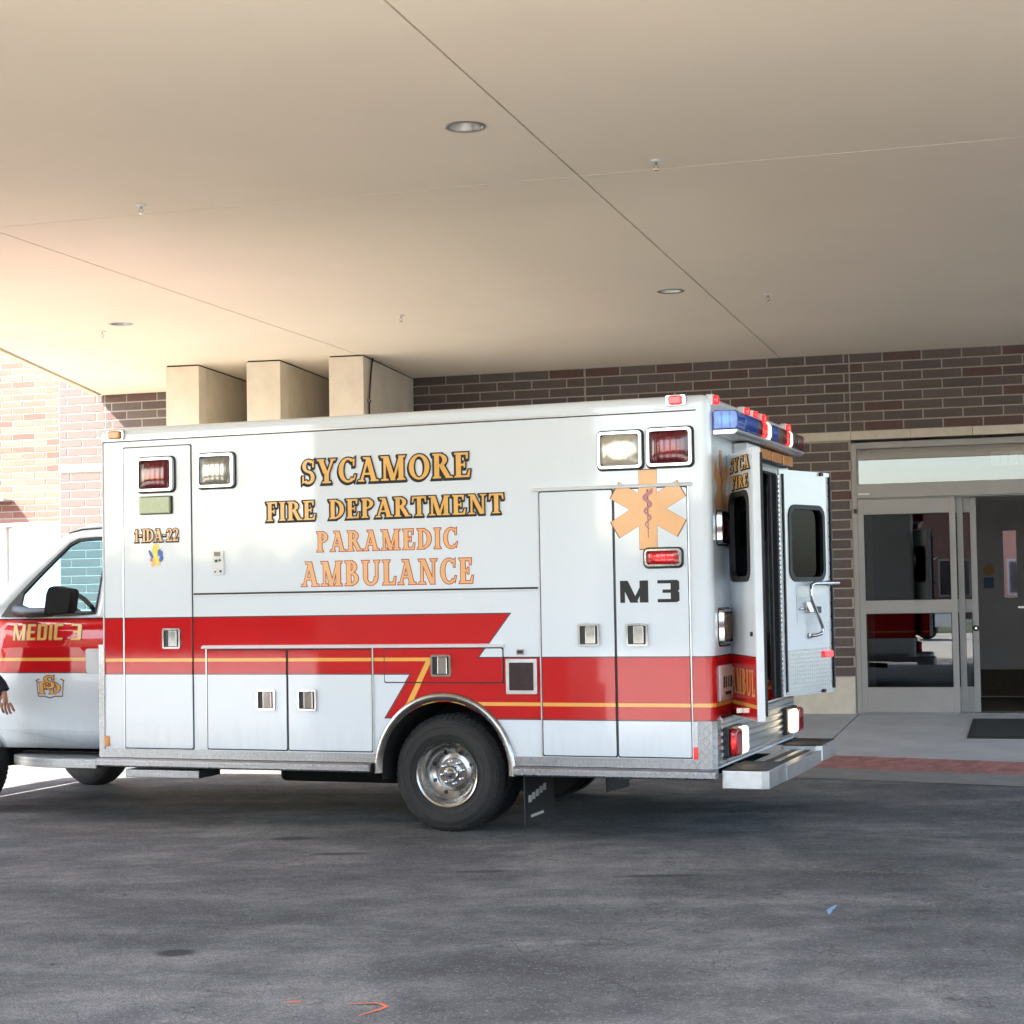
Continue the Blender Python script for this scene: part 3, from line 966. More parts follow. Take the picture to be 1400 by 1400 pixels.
SERIF = {
    'I': (0.38, stem(0.09)),
    'E': (0.68, stem(0.09) + [q4(0.2, 0.91, 0.56, 1), q4(0.2, 0.46, 0.44, 0.55), q4(0.2, 0, 0.58, 0.09), pg((0.50, 0.74), (0.57, 0.74), (0.58, 1), (0.47, 1)), pg((0.50, 0), (0.62, 0), (0.66, 0.30), (0.60, 0.30)), q4(0.40, 0.38, 0.46, 0.63)]),
    'F': (0.62, stem(0.09) + [q4(0.2, 0.91, 0.56, 1), q4(0.2, 0.46, 0.44, 0.55), pg((0.51, 0.72), (0.58, 0.72), (0.58, 1), (0.47, 1)), q4(0.40, 0.38, 0.46, 0.63)]),
    'L': (0.64, stem(0.09) + [q4(0.2, 0, 0.56, 0.09), pg((0.46, 0), (0.60, 0), (0.64, 0.32), (0.58, 0.32))]),
    'T': (0.74, [q4(0.27, 0, 0.47, 1), foot(0.18, 0.56), q4(0.05, 0.91, 0.69, 1), pg((0.02, 0.70), (0.08, 0.70), (0.15, 1), (0.04, 1)), pg((0.66, 0.70), (0.72, 0.70), (0.70, 1), (0.59, 1))]),
    'D': (0.80, stem(0.09) + [ring(0.25, 0.5, 0.51, 0.5, 0.21, 0.085, -90, 90)]),
    'P': (0.66, stem(0.09) + [ring(0.27, 0.73, 0.35, 0.27, 0.19, 0.08, -90, 90)]),
    'R': (0.80, stem(0.09) + [ring(0.27, 0.74, 0.34, 0.26, 0.19, 0.08, -90, 90), dg(0.66, 0.38, 0.21, 0, 0.52), foot(0.54, 0.84)]),
    'B': (0.70, stem(0.09) + [ring(0.27, 0.755, 0.31, 0.245, 0.18, 0.08, -90, 90), ring(0.27, 0.275, 0.38, 0.275, 0.19, 0.085, -90, 90)]),
    'C': (0.78, [ring(0.43, 0.5, 0.40, 0.515, 0.20, 0.09, 52, 312), pg((0.64, 0.66), (0.70, 0.66), (0.71, 1.0), (0.62, 0.92)), pg((0.64, 0.14), (0.70, 0.06), (0.76, 0.30), (0.71, 0.31))]),
    'O': (0.90, [ring(0.45, 0.5, 0.42, 0.515, 0.20, 0.09)]),
    'S': (0.60, [ring(0.30, 0.735, 0.26, 0.275, 0.155, 0.10, 38, 272), ring(0.29, 0.27, 0.27, 0.285, 0.165, 0.11, -142, 92), pg((0.46, 0.68), (0.52, 0.68), (0.54, 1.0), (0.45, 0.92)), pg((0.03, -0.01), (0.10, 0.07), (0.10, 0.32), (0.03, 0.32))]),
    'A': (0.84, [dg(0.13, 0.42, 0.10), dg(0.66, 0.40, 0.20), q4(0.22, 0.27, 0.60, 0.355), foot(-0.01, 0.27), foot(0.50, 0.86), cap(0.20, 0.48)]),
    'M': (1.08, [q4(0.14, 0, 0.24, 1), foot(0.02, 0.36), cap(0.02, 0.32), dg(0.54, 0.25, 0.20), dg(0.54, 0.84, 0.10), q4(0.76, 0, 0.96, 1), foot(0.68, 1.05), cap(0.74, 1.05)]),
    'N': (0.92, [q4(0.14, 0, 0.24, 1), foot(0.02, 0.36), cap(0.02, 0.30), dg(0.68, 0.23, 0.20), q4(0.68, 0, 0.78, 1), cap(0.58, 0.90)]),
    'U': (0.90, [q4(0.10, 0.32, 0.29, 1), cap(0.02, 0.38), ring(0.445, 0.335, 0.345, 0.345, 0.17, 0.10, 180, 360), q4(0.68, 0.32, 0.79, 1), cap(0.60, 0.88)]),
    'Y': (0.80, [dg(0.36, 0.14, 0.20, 0.40, 1), dg(0.45, 0.66, 0.10, 0.42, 1), q4(0.30, 0, 0.49, 0.46), foot(0.20, 0.59), cap(-0.02, 0.32), cap(0.54, 0.80)]),
    '1': (0.44, [q4(0.16, 0, 0.33, 1), foot(0.06, 0.43), pg((0.06, 0.70), (0.16, 0.78), (0.16, 1), (0.10, 0.84))]),
    '2': (0.60, [ring(0.29, 0.72, 0.26, 0.28, 0.16, 0.10, -42, 172), pg((0.03, 0.0), (0.20, 0.09), (0.52, 0.56), (0.40, 0.54)), q4(0.03, 0, 0.52, 0.12), pg((0.47, 0), (0.54, 0), (0.57, 0.26), (0.52, 0.26))]),
    '-': (0.34, [q4(0.04, 0.42, 0.30, 0.54)]),
    ' ': (0.46, []),
}
v_, h_ = 0.23, 0.135
BLOCK = {
    'M': (0.98, [q4(0.04, 0, 0.04 + v_ * .62, 1), q4(0.92 - v_, 0, 0.92, 1), dg(0.48, 0.13, v_ * .85), dg(0.48, 0.83, v_ * .5)]),
    'E': (0.70, [q4(0.04, 0, 0.04 + v_, 1), q4(0.2, 0, 0.64, h_), q4(0.2, 0.44, 0.60, 0.44 + h_), q4(0.2, 1 - h_, 0.64, 1)]),
    'D': (0.80, [q4(0.04, 0, 0.04 + v_, 1), q4(0.2, 0, 0.62, h_), q4(0.2, 1 - h_, 0.62, 1), q4(0.74 - v_, 0.1, 0.74, 0.9), pg((0.5, 0), (0.64, 0), (0.74, 0.1), (0.5, 0.1)), pg((0.5, 0.9), (0.74, 0.9), (0.64, 1), (0.5, 1))]),
    'I': (0.31, [q4(0.04, 0, 0.04 + v_, 1)]),
    'C': (0.74, [q4(0.04, 0.06, 0.04 + v_, 0.94), pg((0.04, 0.06), (0.10, 0), (0.4, 0), (0.4, h_)), q4(0.14, 0, 0.68, h_), q4(0.14, 1 - h_, 0.68, 1), pg((0.04, 0.94), (0.4, 0.9), (0.4, 1), (0.10, 1))]),
    '3': (0.76, [q4(0.70 - v_ - .02, 0.06, 0.70, 0.44), q4(0.70 - v_ - .02, 0.56, 0.70, 0.94), pg((0.45, 0.44), (0.70, 0.44), (0.66, 0.5), (0.45, 0.5)), pg((0.45, 0.5), (0.66, 0.5), (0.70, 0.56), (0.45, 0.56)), q4(0.04, 0, 0.64, h_), q4(0.18, 0.5 - h_ / 2, 0.6, 0.5 + h_ / 2), q4(0.04, 1 - h_, 0.64, 1)]),
    ' ': (0.36, []),
}
v2, h2 = 0.30, 0.15
HEAVY = {
    'M': (1.06, [q4(0.03, 0, 0.03 + v2 * .55, 1), q4(1.01 - v2, 0, 1.01, 1), dg(0.52, 0.16, v2 * .95), dg(0.52, 0.90, v2 * .5)]),
    '3': (0.82, [q4(0.78 - v2, 0.06, 0.78, 0.44), q4(0.78 - v2, 0.56, 0.78, 0.94), pg((0.48, 0.44), (0.78, 0.44), (0.73, 0.5), (0.48, 0.5)), pg((0.48, 0.5), (0.73, 0.5), (0.78, 0.56), (0.48, 0.56)), pg((0.03, 0), (0.70, 0), (0.78, 0.07), (0.03, h2)), q4(0.2, 0.5 - h2 / 2, 0.6, 0.5 + h2 / 2), pg((0.03, 1 - h2), (0.78, 0.93), (0.70, 1), (0.03, 1)), q4(0.03, 0, 0.66, h2), q4(0.03, 1 - h2, 0.66, 1)]),
    ' ': (0.24, []),
}
EXITF = {'E': (0.62, [q4(0.04, 0, 0.18, 1), q4(0.18, 0, 0.56, .13), q4(0.18, .44, 0.5, .56), q4(0.18, .87, 0.56, 1)]),
         'X': (0.70, [dg(0.12, 0.56, .16), dg(0.56, 0.12, .16)]), 'I': (0.30, [q4(0.07, 0, .23, 1)]), 'T': (0.64, [q4(0.24, 0, .40, 1), q4(0.02, .87, .62, 1)])}

def glyph_faces(prims, d):
    """list of polygons grown by d; every stroke gets its own layer index so overlaps never share a plane"""
    out = []
    for li, p in enumerate(prims):
        if p[0] == 'P':
            out.append((li, [offset_poly(p[1], d)]))
        else:
            _, cx, cy, rx, ry, tx, ty, a0, a1 = p
            full = a1 - a0 >= 360
            ext = 0 if full else math.degrees(d / max(0.2, min(rx, ry)))
            a0, a1 = a0 - ext, a1 + ext
            n = max(6, int((a1 - a0) / 14))
            polys = []
            for k in range(n):
                b0, b1 = R(a0 + (a1 - a0) * k / n), R(a0 + (a1 - a0) * (k + 1) / n)
                def o_(b): return (cx + (rx + d) * math.cos(b), cy + (ry + d) * math.sin(b))
                def i_(b): return (cx + max(.01, rx - tx - d) * math.cos(b), cy + max(.01, ry - ty - d) * math.sin(b))
                polys.append([o_(b0), o_(b1), i_(b1), i_(b0)])
            out.append((li, polys))
    return out

def lettering(name, text, font, x0, x1, z0, z1, fn, parent, fill, outline=None, ow=0.035, shadow=None, track=0.03, shear=0.0, mirror=False, label=None):
    """text drawn between x0..x1, z0..z1; fn(x, z, lift) maps to the surface"""
    H = z1 - z0
    nat = sum(font[c][0] for c in text) + track * (len(text) - 1)
    sx = (x1 - x0) / nat
    mb = MB()
    def emit(d, dx, dz, base, mi):
        pen = 0.0
        for ci, ch in enumerate(text):
            wd, prims = font[ch]
            for li, polys in glyph_faces(prims, d):
                lift = base + li * 0.00012 + (ci % 2) * 0.00005
                for poly in polys:
                    pts = []
                    for px, pz in poly:
                        X_ = (pen + px + pz * shear + dx) * sx
                        X_ = (x1 - X_) if mirror else (x0 + X_)
                        pts.append(fn(X_, z0 + (pz + dz) * H, lift))
                    if mirror: pts = pts[::-1]
                    o = len(mb.v)
                    mb.v += pts
                    mb.f.append(tuple(range(o, o + len(pts))))
                    mb.m.append(mi)
            pen += wd + track
    b = 0.0006
    mats = [fill]
    if shadow:
        for k in range(3):
            emit(ow, shadow[0] * (3 - k) / 3, shadow[1] * (3 - k) / 3, b, 1)
            b += 0.0016
    if outline:
        emit(ow, 0, 0, b, 1)
        mats.append(outline)
        b += 0.0016
    emit(0, 0, 0, b, 0)
    o = obj(name, mb, mats, parent)
    if label: o['label'] = label
    return o

lettering('sign_lettering', 'EXIT', EXITF, 0.06, 0.44, 0.025, 0.135, lambda x, z, l: (x, -0.001 - l, z), ex, 'sign_grey', mirror=True, track=.08)

# ================================================================== AMBULANCE
amb = empty('ambulance', 'white box ambulance with red and yellow stripes and gold lettering, rear doors open', 'ambulance', A_POS, A_YAW)
L, W, TOP, BOT = 4.4427, 2.40, 2.767, 0.45

# livery paint: white with a stepped red band and a thin yellow line, printed by position on the vehicle
def livery():
    m, nt, b = new_mat('livery')
    u, v, w = xyz(nt, coords(nt, amb))
    ur = (w - 1.137) * 0.789 + 2.875
    ul = (w - 1.037) * 0.657 + 2.407
    def band(e):
        up = w.gt(1.037 - e) * w.lt(1.42 + e) * (u - ur).lt(e * 1.3)
        lo = w.gt(0.749 - e) * w.lt(1.137 + e) * (u - ul).gt(-e * 1.3)
        return up.mx(lo)
    red, edge = band(0.0), band(0.008)
    y = (w - 1.13).abs().lt(0.0115) * u.lt(2.552)
    y = y.mx((w - 0.8415).abs().lt(0.0115) * u.gt(2.375))
    y = y.mx((u - ((w - 1.132) * 0.534 + 2.54)).abs().lt(0.020) * w.gt(0.831) * w.lt(1.1415))
    ob = coords(nt, amb)
    n = noise(nt, ob, 2.2, 5, 0.6)
    n2 = noise(nt, ob, 14, 4, 0.7, 0, (1, 1, 0.25))
    white = mix(nt, n * 0.5 + n2 * 0.5, (0.73, 0.79, 0.835), (0.785, 0.83, 0.865))
    grime = (1.0 - smooth(nt, w + (n2 - 0.5) * 0.5, 0.45, 0.70)) * 0.14
    white = mix(nt, grime, white, (0.42, 0.40, 0.36))
    c = mix(nt, edge, white, (0.07, 0.065, 0.07))
    c = mix(nt, red, c, mix(nt, n, (0.53, 0.010, 0.014), (0.61, 0.016, 0.018)))
    c = mix(nt, y * red, c, (0.86, 0.46, 0.10))
    nt.links.new(c, b.inputs['Base Color'])
    nt.links.new((n2 * 0.07 + 0.015).v, b.inputs['Roughness'])
    b.inputs['Coat Weight'].default_value = 0.15
    b.inputs['Specular IOR Level'].default_value = 0.45
    b.inputs['Coat Roughness'].default_value = 0.03
    # very slight panel waviness
    bump(nt, b, noise(nt, ob, 1.8, 2, 0.4), 0.07, 0.012)
    M['livery'] = m
livery()
diamond_mat('plate_side', (0, 2), amb)
diamond_mat('plate_rear', (1, 2), amb)
diamond_mat('plate_top', (0, 1), amb)

# module shell: bevelled box, hollowed from the rear, wheel wells cut
bm = bmesh.new()
bmesh.ops.create_cube(bm, size=1.0)
for q in bm.verts:
    q.co = Vector(((q.co.x + .5) * L, (q.co.y + .5) * W, BOT + (q.co.z + .5) * (TOP - BOT)))
ed = [e_ for e_ in bm.edges if not all(abs(x_.co.z - BOT) < 1e-4 for x_ in e_.verts)]
bmesh.ops.bevel(bm, geom=ed, offset=0.055, segments=4, affect='EDGES', profile=0.5)
me = bpy.data.meshes.new('module_body'); bm.to_mesh(me); bm.free()
body = obj('module_body', me, 'livery', amb)
WC = (2.63, 0.400)
arch = [(WC[0] + 0.455 * math.cos(R(a)), WC[1] + 0.455 * math.sin(R(a))) for a in range(-8, 189, 7)] + [(WC[0] - 0.455, 0.2), (WC[0] + 0.455, 0.2)]
DV0, DV1, DW0, DW1 = 0.53, 1.91, 0.775, 2.405
c1 = obj('c', MB().prism(arch, -0.2, 0.62, 'y'), 'chassis', amb)
c2 = obj('c', MB().prism(arch, W - 0.62, W + 0.2, 'y'), 'chassis', amb)
c3 = obj('c', MB().box((0.08, 0.08, 0.885), (L - 0.07, W - 0.08, TOP - 0.09)), 'chassis', amb)
c4 = obj('c', MB().box((L - 0.2, DV0, DW0), (L + 0.2, DV1, DW1)), 'chassis', amb)
c5 = obj('c', MB().box((-0.2, 0.45, 1.05), (0.2, W - 0.45, 1.95)), 'chassis', amb)
for c in (c1, c2, c3, c4, c5): c.matrix_parent_inverse.identity()
cut(body, [c1, c2, c3, c4, c5])
body.data.polygons.foreach_set('use_smooth', [True] * len(body.data.polygons))
body.data.set_sharp_from_angle(angle=R(40))
wn_ = body.modifiers.new('wn', 'WEIGHTED_NORMAL')
wn_.keep_sharp = True
wn_.weight = 100

# interior liners
il = MB()
e_ = 0.004
il.box((0.09, 0.084, 0.887), (L - 0.075, W - 0.084, 0.895))
obj('patient_floor', il, 'grey_wall', amb)
li = MB().quad((0.09, 0.09, 0.895), (L - .08, 0.09, 0.895), (L - .08, 0.09, 2.66), (0.09, 0.09, 2.66)).quad((0.09, W - .09, 0.895), (0.09, W - .09, 2.66), (L - .08, W - .09, 2.66), (L - .08, W - .09, 0.895)).quad((0.09, .09, 2.66), (L - .08, .09, 2.66), (L - .08, W - .09, 2.66), (0.09, W - .09, 2.66))
obj('interior_liner', li, 'interior_pale', amb)
obj('interior_cabinet', MB().box((1.2, 1.55, 0.90), (L - 0.12, 2.28, 1.25)).box((1.2, 1.75, 1.9), (L - 0.12, 2.28, 2.6)), 'interior_pale', amb, bev=0.02)
obj('squad_bench', MB().box((1.2, 0.12, 0.90), (L - 0.15, 0.6, 1.25)), 'seat_cloth', amb, bev=0.03)
obj('door_jamb', MB().box((L - .06, DV0 + .001, DW0), (L + .012, DV0 + .03, DW1)).box((L - .06, DV1 - .03, DW0), (L + .012, DV1 - .001, DW1)).box((L - .06, DV0 + .031, DW1 - .03), (L + .012, DV1 - .031, DW1 - .001)), 'aluminium', amb, bev=0.003)
obj('jamb_seal', MB().box((L - .03, DV1 - .075, DW0), (L + .02, DV1 - .031, DW1 - .04)).box((L - .03, DV1 - .16, DW0), (L - .005, DV1 - .12, DW1 - .04)), 'rubber', amb, bev=0.006)
obj('interior_grab_bar', MB().tube([(L - .12, DV1 - .22, 0.95), (L - .09, DV1 - .22, 1.0), (L - .09, DV1 - .22, 2.2), (L - .12, DV1 - .22, 2.25)], 0.016, 10), 'chrome', amb, smooth_a=60)
obj('interior_grab_bar', MB().tube([(L - .12, DV1 - .30, 0.95), (L - .09, DV1 - .30, 1.0), (L - .09, DV1 - .30, 2.2), (L - .12, DV1 - .30, 2.25)], 0.014, 10), 'chrome', amb, smooth_a=60)

# roof moulding line and corner extrusions
def side_strip(name, u0, u1, w0, w1, d, mat, mirror=True, bev=0.003):
    o = obj(name, MB().box((u0, -d, w0), (u1, 0.004, w1)), mat, amb, bev=bev)
    if mirror:
        obj(name, MB().box((u0, W - 0.004, w0), (u1, W + d, w1)), mat, amb, bev=bev)
    return o
side_strip('roof_moulding', 0.035, 4.36, 2.670, 2.682, 0.007, 'aluminium')
side_strip('moulding_shadow_gap', 0.035, 4.36, 2.664, 2.6698, 0.002, 'rubber', bev=0)
side_strip('corner_moulding', 0.030, 0.040, 0.52, 2.668, 0.005, 'white_trim')
side_strip('side_moulding', 0.768, 3.30, 1.578, 1.590, 0.008, 'rubber')
side_strip('side_moulding_bead', 0.768, 3.30, 1.566, 1.5778, 0.010, 'white_trim')

HANDLE = {}
def handle(parent, u, w, sz=0.142):
    y = -0.010
    f = MB()
    h = sz / 2
    ou, inn = rr(u - h, w - h, u + h, w + h, 0.012, 3), rr(u - h + .013, w - h + .013, u + h - .013, w + h - .013, 0.006, 3)
    n = len(ou)
    vs = [(a, y, b) for a, b in ou] + [(a, y - .012, b) for a, b in ou] + [(a, y - .012, b) for a, b in inn] + [(a, y + .0, b) for a, b in inn]
    fs = []
    for i in range(n):
        j = (i + 1) % n
        fs += [(i, j, n + j, n + i), (n + i, n + j, 2 * n + j, 2 * n + i), (2 * n + i, 2 * n + j, 3 * n + j, 3 * n + i)]
    f.add(vs, fs)
    obj('handle_frame', f, 'chrome', parent, smooth_a=30)
    obj('handle_recess', MB().box((u - h + .01, y - .001, w - h + .01), (u + h - .01, y + .002, w + h - .01)), 'black_plastic', parent)
    pd = MB().prism([(u - h + .042, y - .003), (u - h + .05, y - .013), (u + h - .030, y - .010), (u + h - .026, y - .003)], w - h + .016, w + h - .016, 'z')
    obj('handle_paddle', pd, 'chrome', parent, bev=0.003)

def comp_door(u0, w0, u1, w1, hu=None, hw=None, label=None, edge='aluminium', r_=0.012):
    d = obj('compartment_door', MB().prism(rr(u0 + .006, w0 + .006, u1 - .006, w1 - .006, r_), -0.009, 0.002, 'y'), 'livery', amb, bev=0.0025, seg=2)
    obj('door_seal', MB().prism(rr(u0 - .001, w0 - .001, u1 + .001, w1 + .001, r_), -0.003, 0.0025, 'y'), 'rubber', d)
    if hu is not None:
        handle(d, hu, hw)
    if label: d['label'] = label
    return d
DZ = -0.0095
d1 = comp_door(0.206, 0.514, 0.760, 2.624, 0.594, 1.279, 'tall narrow compartment door behind the cab')
d2 = comp_door(0.867, 0.517, 1.488, 1.200, 1.329, 0.859)
d3 = comp_door(1.492, 0.517, 2.123, 1.200, 1.641, 0.859)
d4 = comp_door(2.209, 0.976, 3.055, 1.205, 2.622, 1.089, 'shallow hatch above the rear wheel')
d5 = comp_door(3.315, 0.514, 3.812, 2.199, 3.640, 1.281, 'left leaf of the tall rear compartment')
d6 = comp_door(3.816, 0.514, 4.297, 2.199, 3.957, 1.279, 'right leaf of the tall rear compartment with star emblem')
# bright hinge/edge strips
for u in (0.203, 0.8635, 2.1265, 3.311, 4.300):
    z0, z1 = (0.514, 2.62) if u < .5 else ((0.517, 1.21) if u < 2.5 else (0.514, 2.195))
    obj('door_edge_strip', MB().box((u - .004, -0.007, z0), (u + .003, 0.002, z1)), 'aluminium', amb)
for u0, u1, w in ((0.832, 3.066, 1.219), (3.274, 4.326, 2.212)):
    q = MB().prism([(0.002, w - .010), (-0.022, w - .013), (-0.026, w - .006), (-0.016, w + .004), (0.002, w + .012)], u0, u1, 'x')
    obj('drip_rail', q, 'white_trim', amb, bev=0.003)

# ---- lamps on the side
def bezel_lamp(name, u0, w0, u1, w1, lens, parent=amb, fn=None, depth=0.035, rim=0.022, mats_rim='chrome', screws=True):
    """square warning lamp: chrome bezel with rounded corners and a domed ribbed lens. fn maps (x, z, out) to 3-D"""
    fn = fn or (lambda x, z, o: (x, -o, z))
    N = 4
    A = rr(u0, w0, u1, w1, 0.030, N)
    B = rr(u0 + .006, w0 + .006, u1 - .006, w1 - .006, 0.026, N)
    C = rr(u0 + rim, w0 + rim, u1 - rim, w1 - rim, 0.016, N)
    n = len(A)
    mb = MB()
    vs = [fn(x, z, 0.0) for x, z in A] + [fn(x, z, depth) for x, z in B] + [fn(x, z, depth) for x, z in C] + [fn(x, z, depth * .25) for x, z in C]
    fs = []
    for r_ in range(3):
        for i in range(n):
            j = (i + 1) % n
            fs.append((r_ * n + i, r_ * n + j, (r_ + 1) * n + j, (r_ + 1) * n + i))
    mb.add(vs, fs)
    bz = obj(name, mb, mats_rim, parent, smooth_a=40)
    G0, G1 = rr(u0 - .007, w0 - .008, u1 + .007, w1 + .005, 0.034, N), rr(u0 + .01, w0 + .01, u1 - .01, w1 - .01, 0.026, N)
    obj('shadow_outline', MB().add([fn(x, z, -.001) for x, z in G0] + [fn(x, z, 0.005) for x, z in G0] + [fn(x, z, 0.005) for x, z in G1], [(r_ * n + i, r_ * n + (i + 1) % n, (r_ + 1) * n + (i + 1) % n, (r_ + 1) * n + i) for r_ in range(2) for i in range(n)]), 'rubber', bz)  # dark rim added to draw the shadow outlining the bezel
    lm = MB()
    g = 10
    x0, x1, z0, z1 = u0 + rim - .001, u1 - rim + .001, w0 + rim - .001, w1 - rim + .001
    vs = []
    for i in range(g + 1):
        for j in range(g + 1):
            a, b = i / g, j / g
            dome = (1 - (2 * a - 1) ** 4) * (1 - (2 * b - 1) ** 4)
            vs.append(fn(x0 + (x1 - x0) * a, z0 + (z1 - z0) * b, depth * .45 + dome * depth * .5))
    fs = [(i * (g + 1) + j, (i + 1) * (g + 1) + j, (i + 1) * (g + 1) + j + 1, i * (g + 1) + j + 1) for i in range(g) for j in range(g)]
    lm.add(vs, fs)
    obj('lens', lm, lens, bz, smooth_a=70)
    # a curved reflector cross band seen in the lens
    if screws:
        for sx in (x0 + .012, x1 - .012):
            for sz in (z0 + .012, z1 - .012):
                P_ = [fn(sx + .006 * math.cos(k * math.pi / 4), sz + .006 * math.sin(k * math.pi / 4), depth * .85) for k in range(8)]
                obj('lens_screw', MB().add(P_, [tuple(range(8))]), 'black_plastic', bz)
    return bz

def ribbed(name, ca, cb, rough=0.1, emit=None, es=0.0, freq=160.0, axis=0, band=None, metal=0.0):
    """moulded lens: vertical flutes and a brighter reflector bowl"""
    m, nt, b = new_mat(name)
    g_ = coords(nt, None, 'Generated')
    gx, gy, gz = xyz(nt, g_)
    o_ = xyz(nt, coords(nt))
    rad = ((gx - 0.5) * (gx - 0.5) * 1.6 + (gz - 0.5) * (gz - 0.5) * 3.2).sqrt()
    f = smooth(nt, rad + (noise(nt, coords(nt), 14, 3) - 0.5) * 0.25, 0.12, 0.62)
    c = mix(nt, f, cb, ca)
    nt.links.new(c, b.inputs['Base Color'])
    b.inputs['Roughness'].default_value = rough
    b.inputs['Metallic'].default_value = metal
    b.inputs['Coat Weight'].default_value = 0.7
    b.inputs['Coat Roughness'].default_value = 0.05
    st_ = (o_[axis] * freq)._op('SINE')
    bump(nt, b, st_, 0.35, 0.003)
    if emit:
        b.inputs['Emission Color'].default_value = (*emit, 1)
        e_ = (1.0 - f) * es
        nt.links.new(e_.v, b.inputs['Emission Strength'])
    M[name] = m
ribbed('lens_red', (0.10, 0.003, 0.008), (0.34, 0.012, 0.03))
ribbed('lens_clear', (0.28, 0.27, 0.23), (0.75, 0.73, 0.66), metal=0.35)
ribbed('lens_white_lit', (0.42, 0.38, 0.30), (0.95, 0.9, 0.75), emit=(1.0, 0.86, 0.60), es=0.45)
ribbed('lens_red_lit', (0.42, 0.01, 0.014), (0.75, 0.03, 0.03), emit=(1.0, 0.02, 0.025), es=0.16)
ribbed('lens_blue_skylit', (0.01, 0.12, 0.60), (0.05, 0.36, 0.95), freq=120)  # brighter blue for the bar's near end, sky light put into the colour

def onto(base):   # lift things that sit on a proud door
    return lambda x, z, o: (x, base - o, z)
bezel_lamp('warning_light', 0.335, 2.300, 0.632, 2.545, 'lens_red', d1, onto(DZ))
bezel_lamp('warning_light', 0.814, 2.310, 1.107, 2.553, 'lens_clear', amb)
bezel_lamp('warning_light', 3.720, 2.318, 4.018, 2.562, 'lens_white_lit', amb)
bezel_lamp('warning_light', 4.042, 2.321, 4.340, 2.569, 'lens_red', amb)
bezel_lamp('warning_light', 4.014, 1.698, 4.260, 1.818, 'lens_red_lit', d6, onto(DZ), depth=0.028, rim=0.018, screws=False)
ar_ = obj('side_lamp', MB().prism(rr(0.356, 2.150, 0.602, 2.266, .008), DZ - .030, DZ, 'y'), 'green_lens', d1, bev=0.006)
obj('lamp_base', MB().prism(rr(0.350, 2.144, 0.612, 2.272, .01), DZ - .010, DZ + .001, 'y'), 'black_plastic', d1)
# entry keypad
kp = obj('lock_plate', MB().prism(rr(0.925, 1.712, 1.012, 1.880, .008), -0.012, 0.001, 'y'), 'white_plate', amb, bev=0.003)
obj('lock_window', MB().box((0.938, -0.0135, 1.842), (0.985, -0.0115, 1.870)), 'smoke_lens', amb)
obj('lock_button', MB().box((0.945, -0.018, 1.80), (0.965, -0.012, 1.818)).box((0.975, -0.016, 1.805), (0.99, -0.012, 1.82)).box((0.942, -0.016, 1.73), (0.952, -0.012, 1.74)).box((0.98, -0.016, 1.73), (0.995, -0.012, 1.745)), 'black_plastic', amb)
# roof marker lamps on the sides
def marker(u, v, w, ax, lens, s=0.062, n=1):
    if ax == 'side':
        b = obj('marker_lamp', MB().prism(rr(u - s, w - .036, u + s, w + .034, .012), -0.014, 0.03, 'y'), 'chrome', amb, bev=0.004)
        obj('marker_lens', MB().prism(rr(u - s + .022, w - .030, u + s - .022, w + .028, .016), -0.036, -0.010, 'y'), lens, b, bev=0.010, seg=3)
    else:
        b = obj('marker_lamp', MB().prism(rr(v - s, w - .036, v + s, w + .034, .012), L - 0.03, L + 0.012, 'x'), 'white_trim', amb, bev=0.004)
        obj('marker_lens', MB().prism(rr(v - s + .02, w - .030, v + s - .02, w + .028, .016), L + 0.010, L + 0.040, 'x'), lens, b, bev=0.010, seg=3)
marker(0.145, 0, 2.716, 'side', 'amber_lens', 0.072)
marker(4.235, 0, 2.735, 'side', 'red_lamp', 0.066)
for v in (0.10, 0.94, 1.20, 1.46, 2.28):
    marker(0, v, 2.735, 'rear', 'red_lamp', 0.05)
# fuel filler plate and badge
fp = obj('fuel_filler', MB().prism(rr(3.072, 0.905, 3.284, 1.132, .008), -0.012, 0.001, 'y'), 'aluminium', amb, bev=0.003)
obj('filler_recess', MB().prism(rr(3.096, 0.930, 3.262, 1.108, .006), -0.0145, -0.0115, 'y'), 'smoke_lens', fp)
obj('filler_badge', MB().prism(rr(3.145, 1.160, 3.205, 1.192, .006), -0.012, 0.001, 'y'), 'chrome', amb, bev=0.004)
obj('badge_window', MB().prism(rr(3.155, 1.168, 3.195, 1.185, .004), -0.0145, -0.0115, 'y'), 'smoke_lens', amb)

# ---- skirt: kick plates, rub rails, corner guards, reflectors
for u0, u1 in ((0.036, 2.135), (3.130, 4.330)):
    for s in (0, 1):
        y0, y1 = (-0.006, 0.003) if not s else (W - .003, W + .006)
        obj('kick_plate', MB().box((u0, y0, 0.452), (u1, y1, 0.508)), 'plate_side', amb)
def rail(u0, u1, s):
    prof = [(0.03, 0.388), (-0.050, 0.388), (-0.060, 0.398), (-0.060, 0.436), (-0.050, 0.446), (0.03, 0.448)]
    if s: prof = [(W - a, b) for a, b in prof]
    obj('rub_rail', MB().prism(prof, u0, u1, 'x'), 'plate_side', amb, bev=0.003)
for s in (0, 1):
    rail(0.0, 2.118, s)
    rail(3.128, 4.45, s)
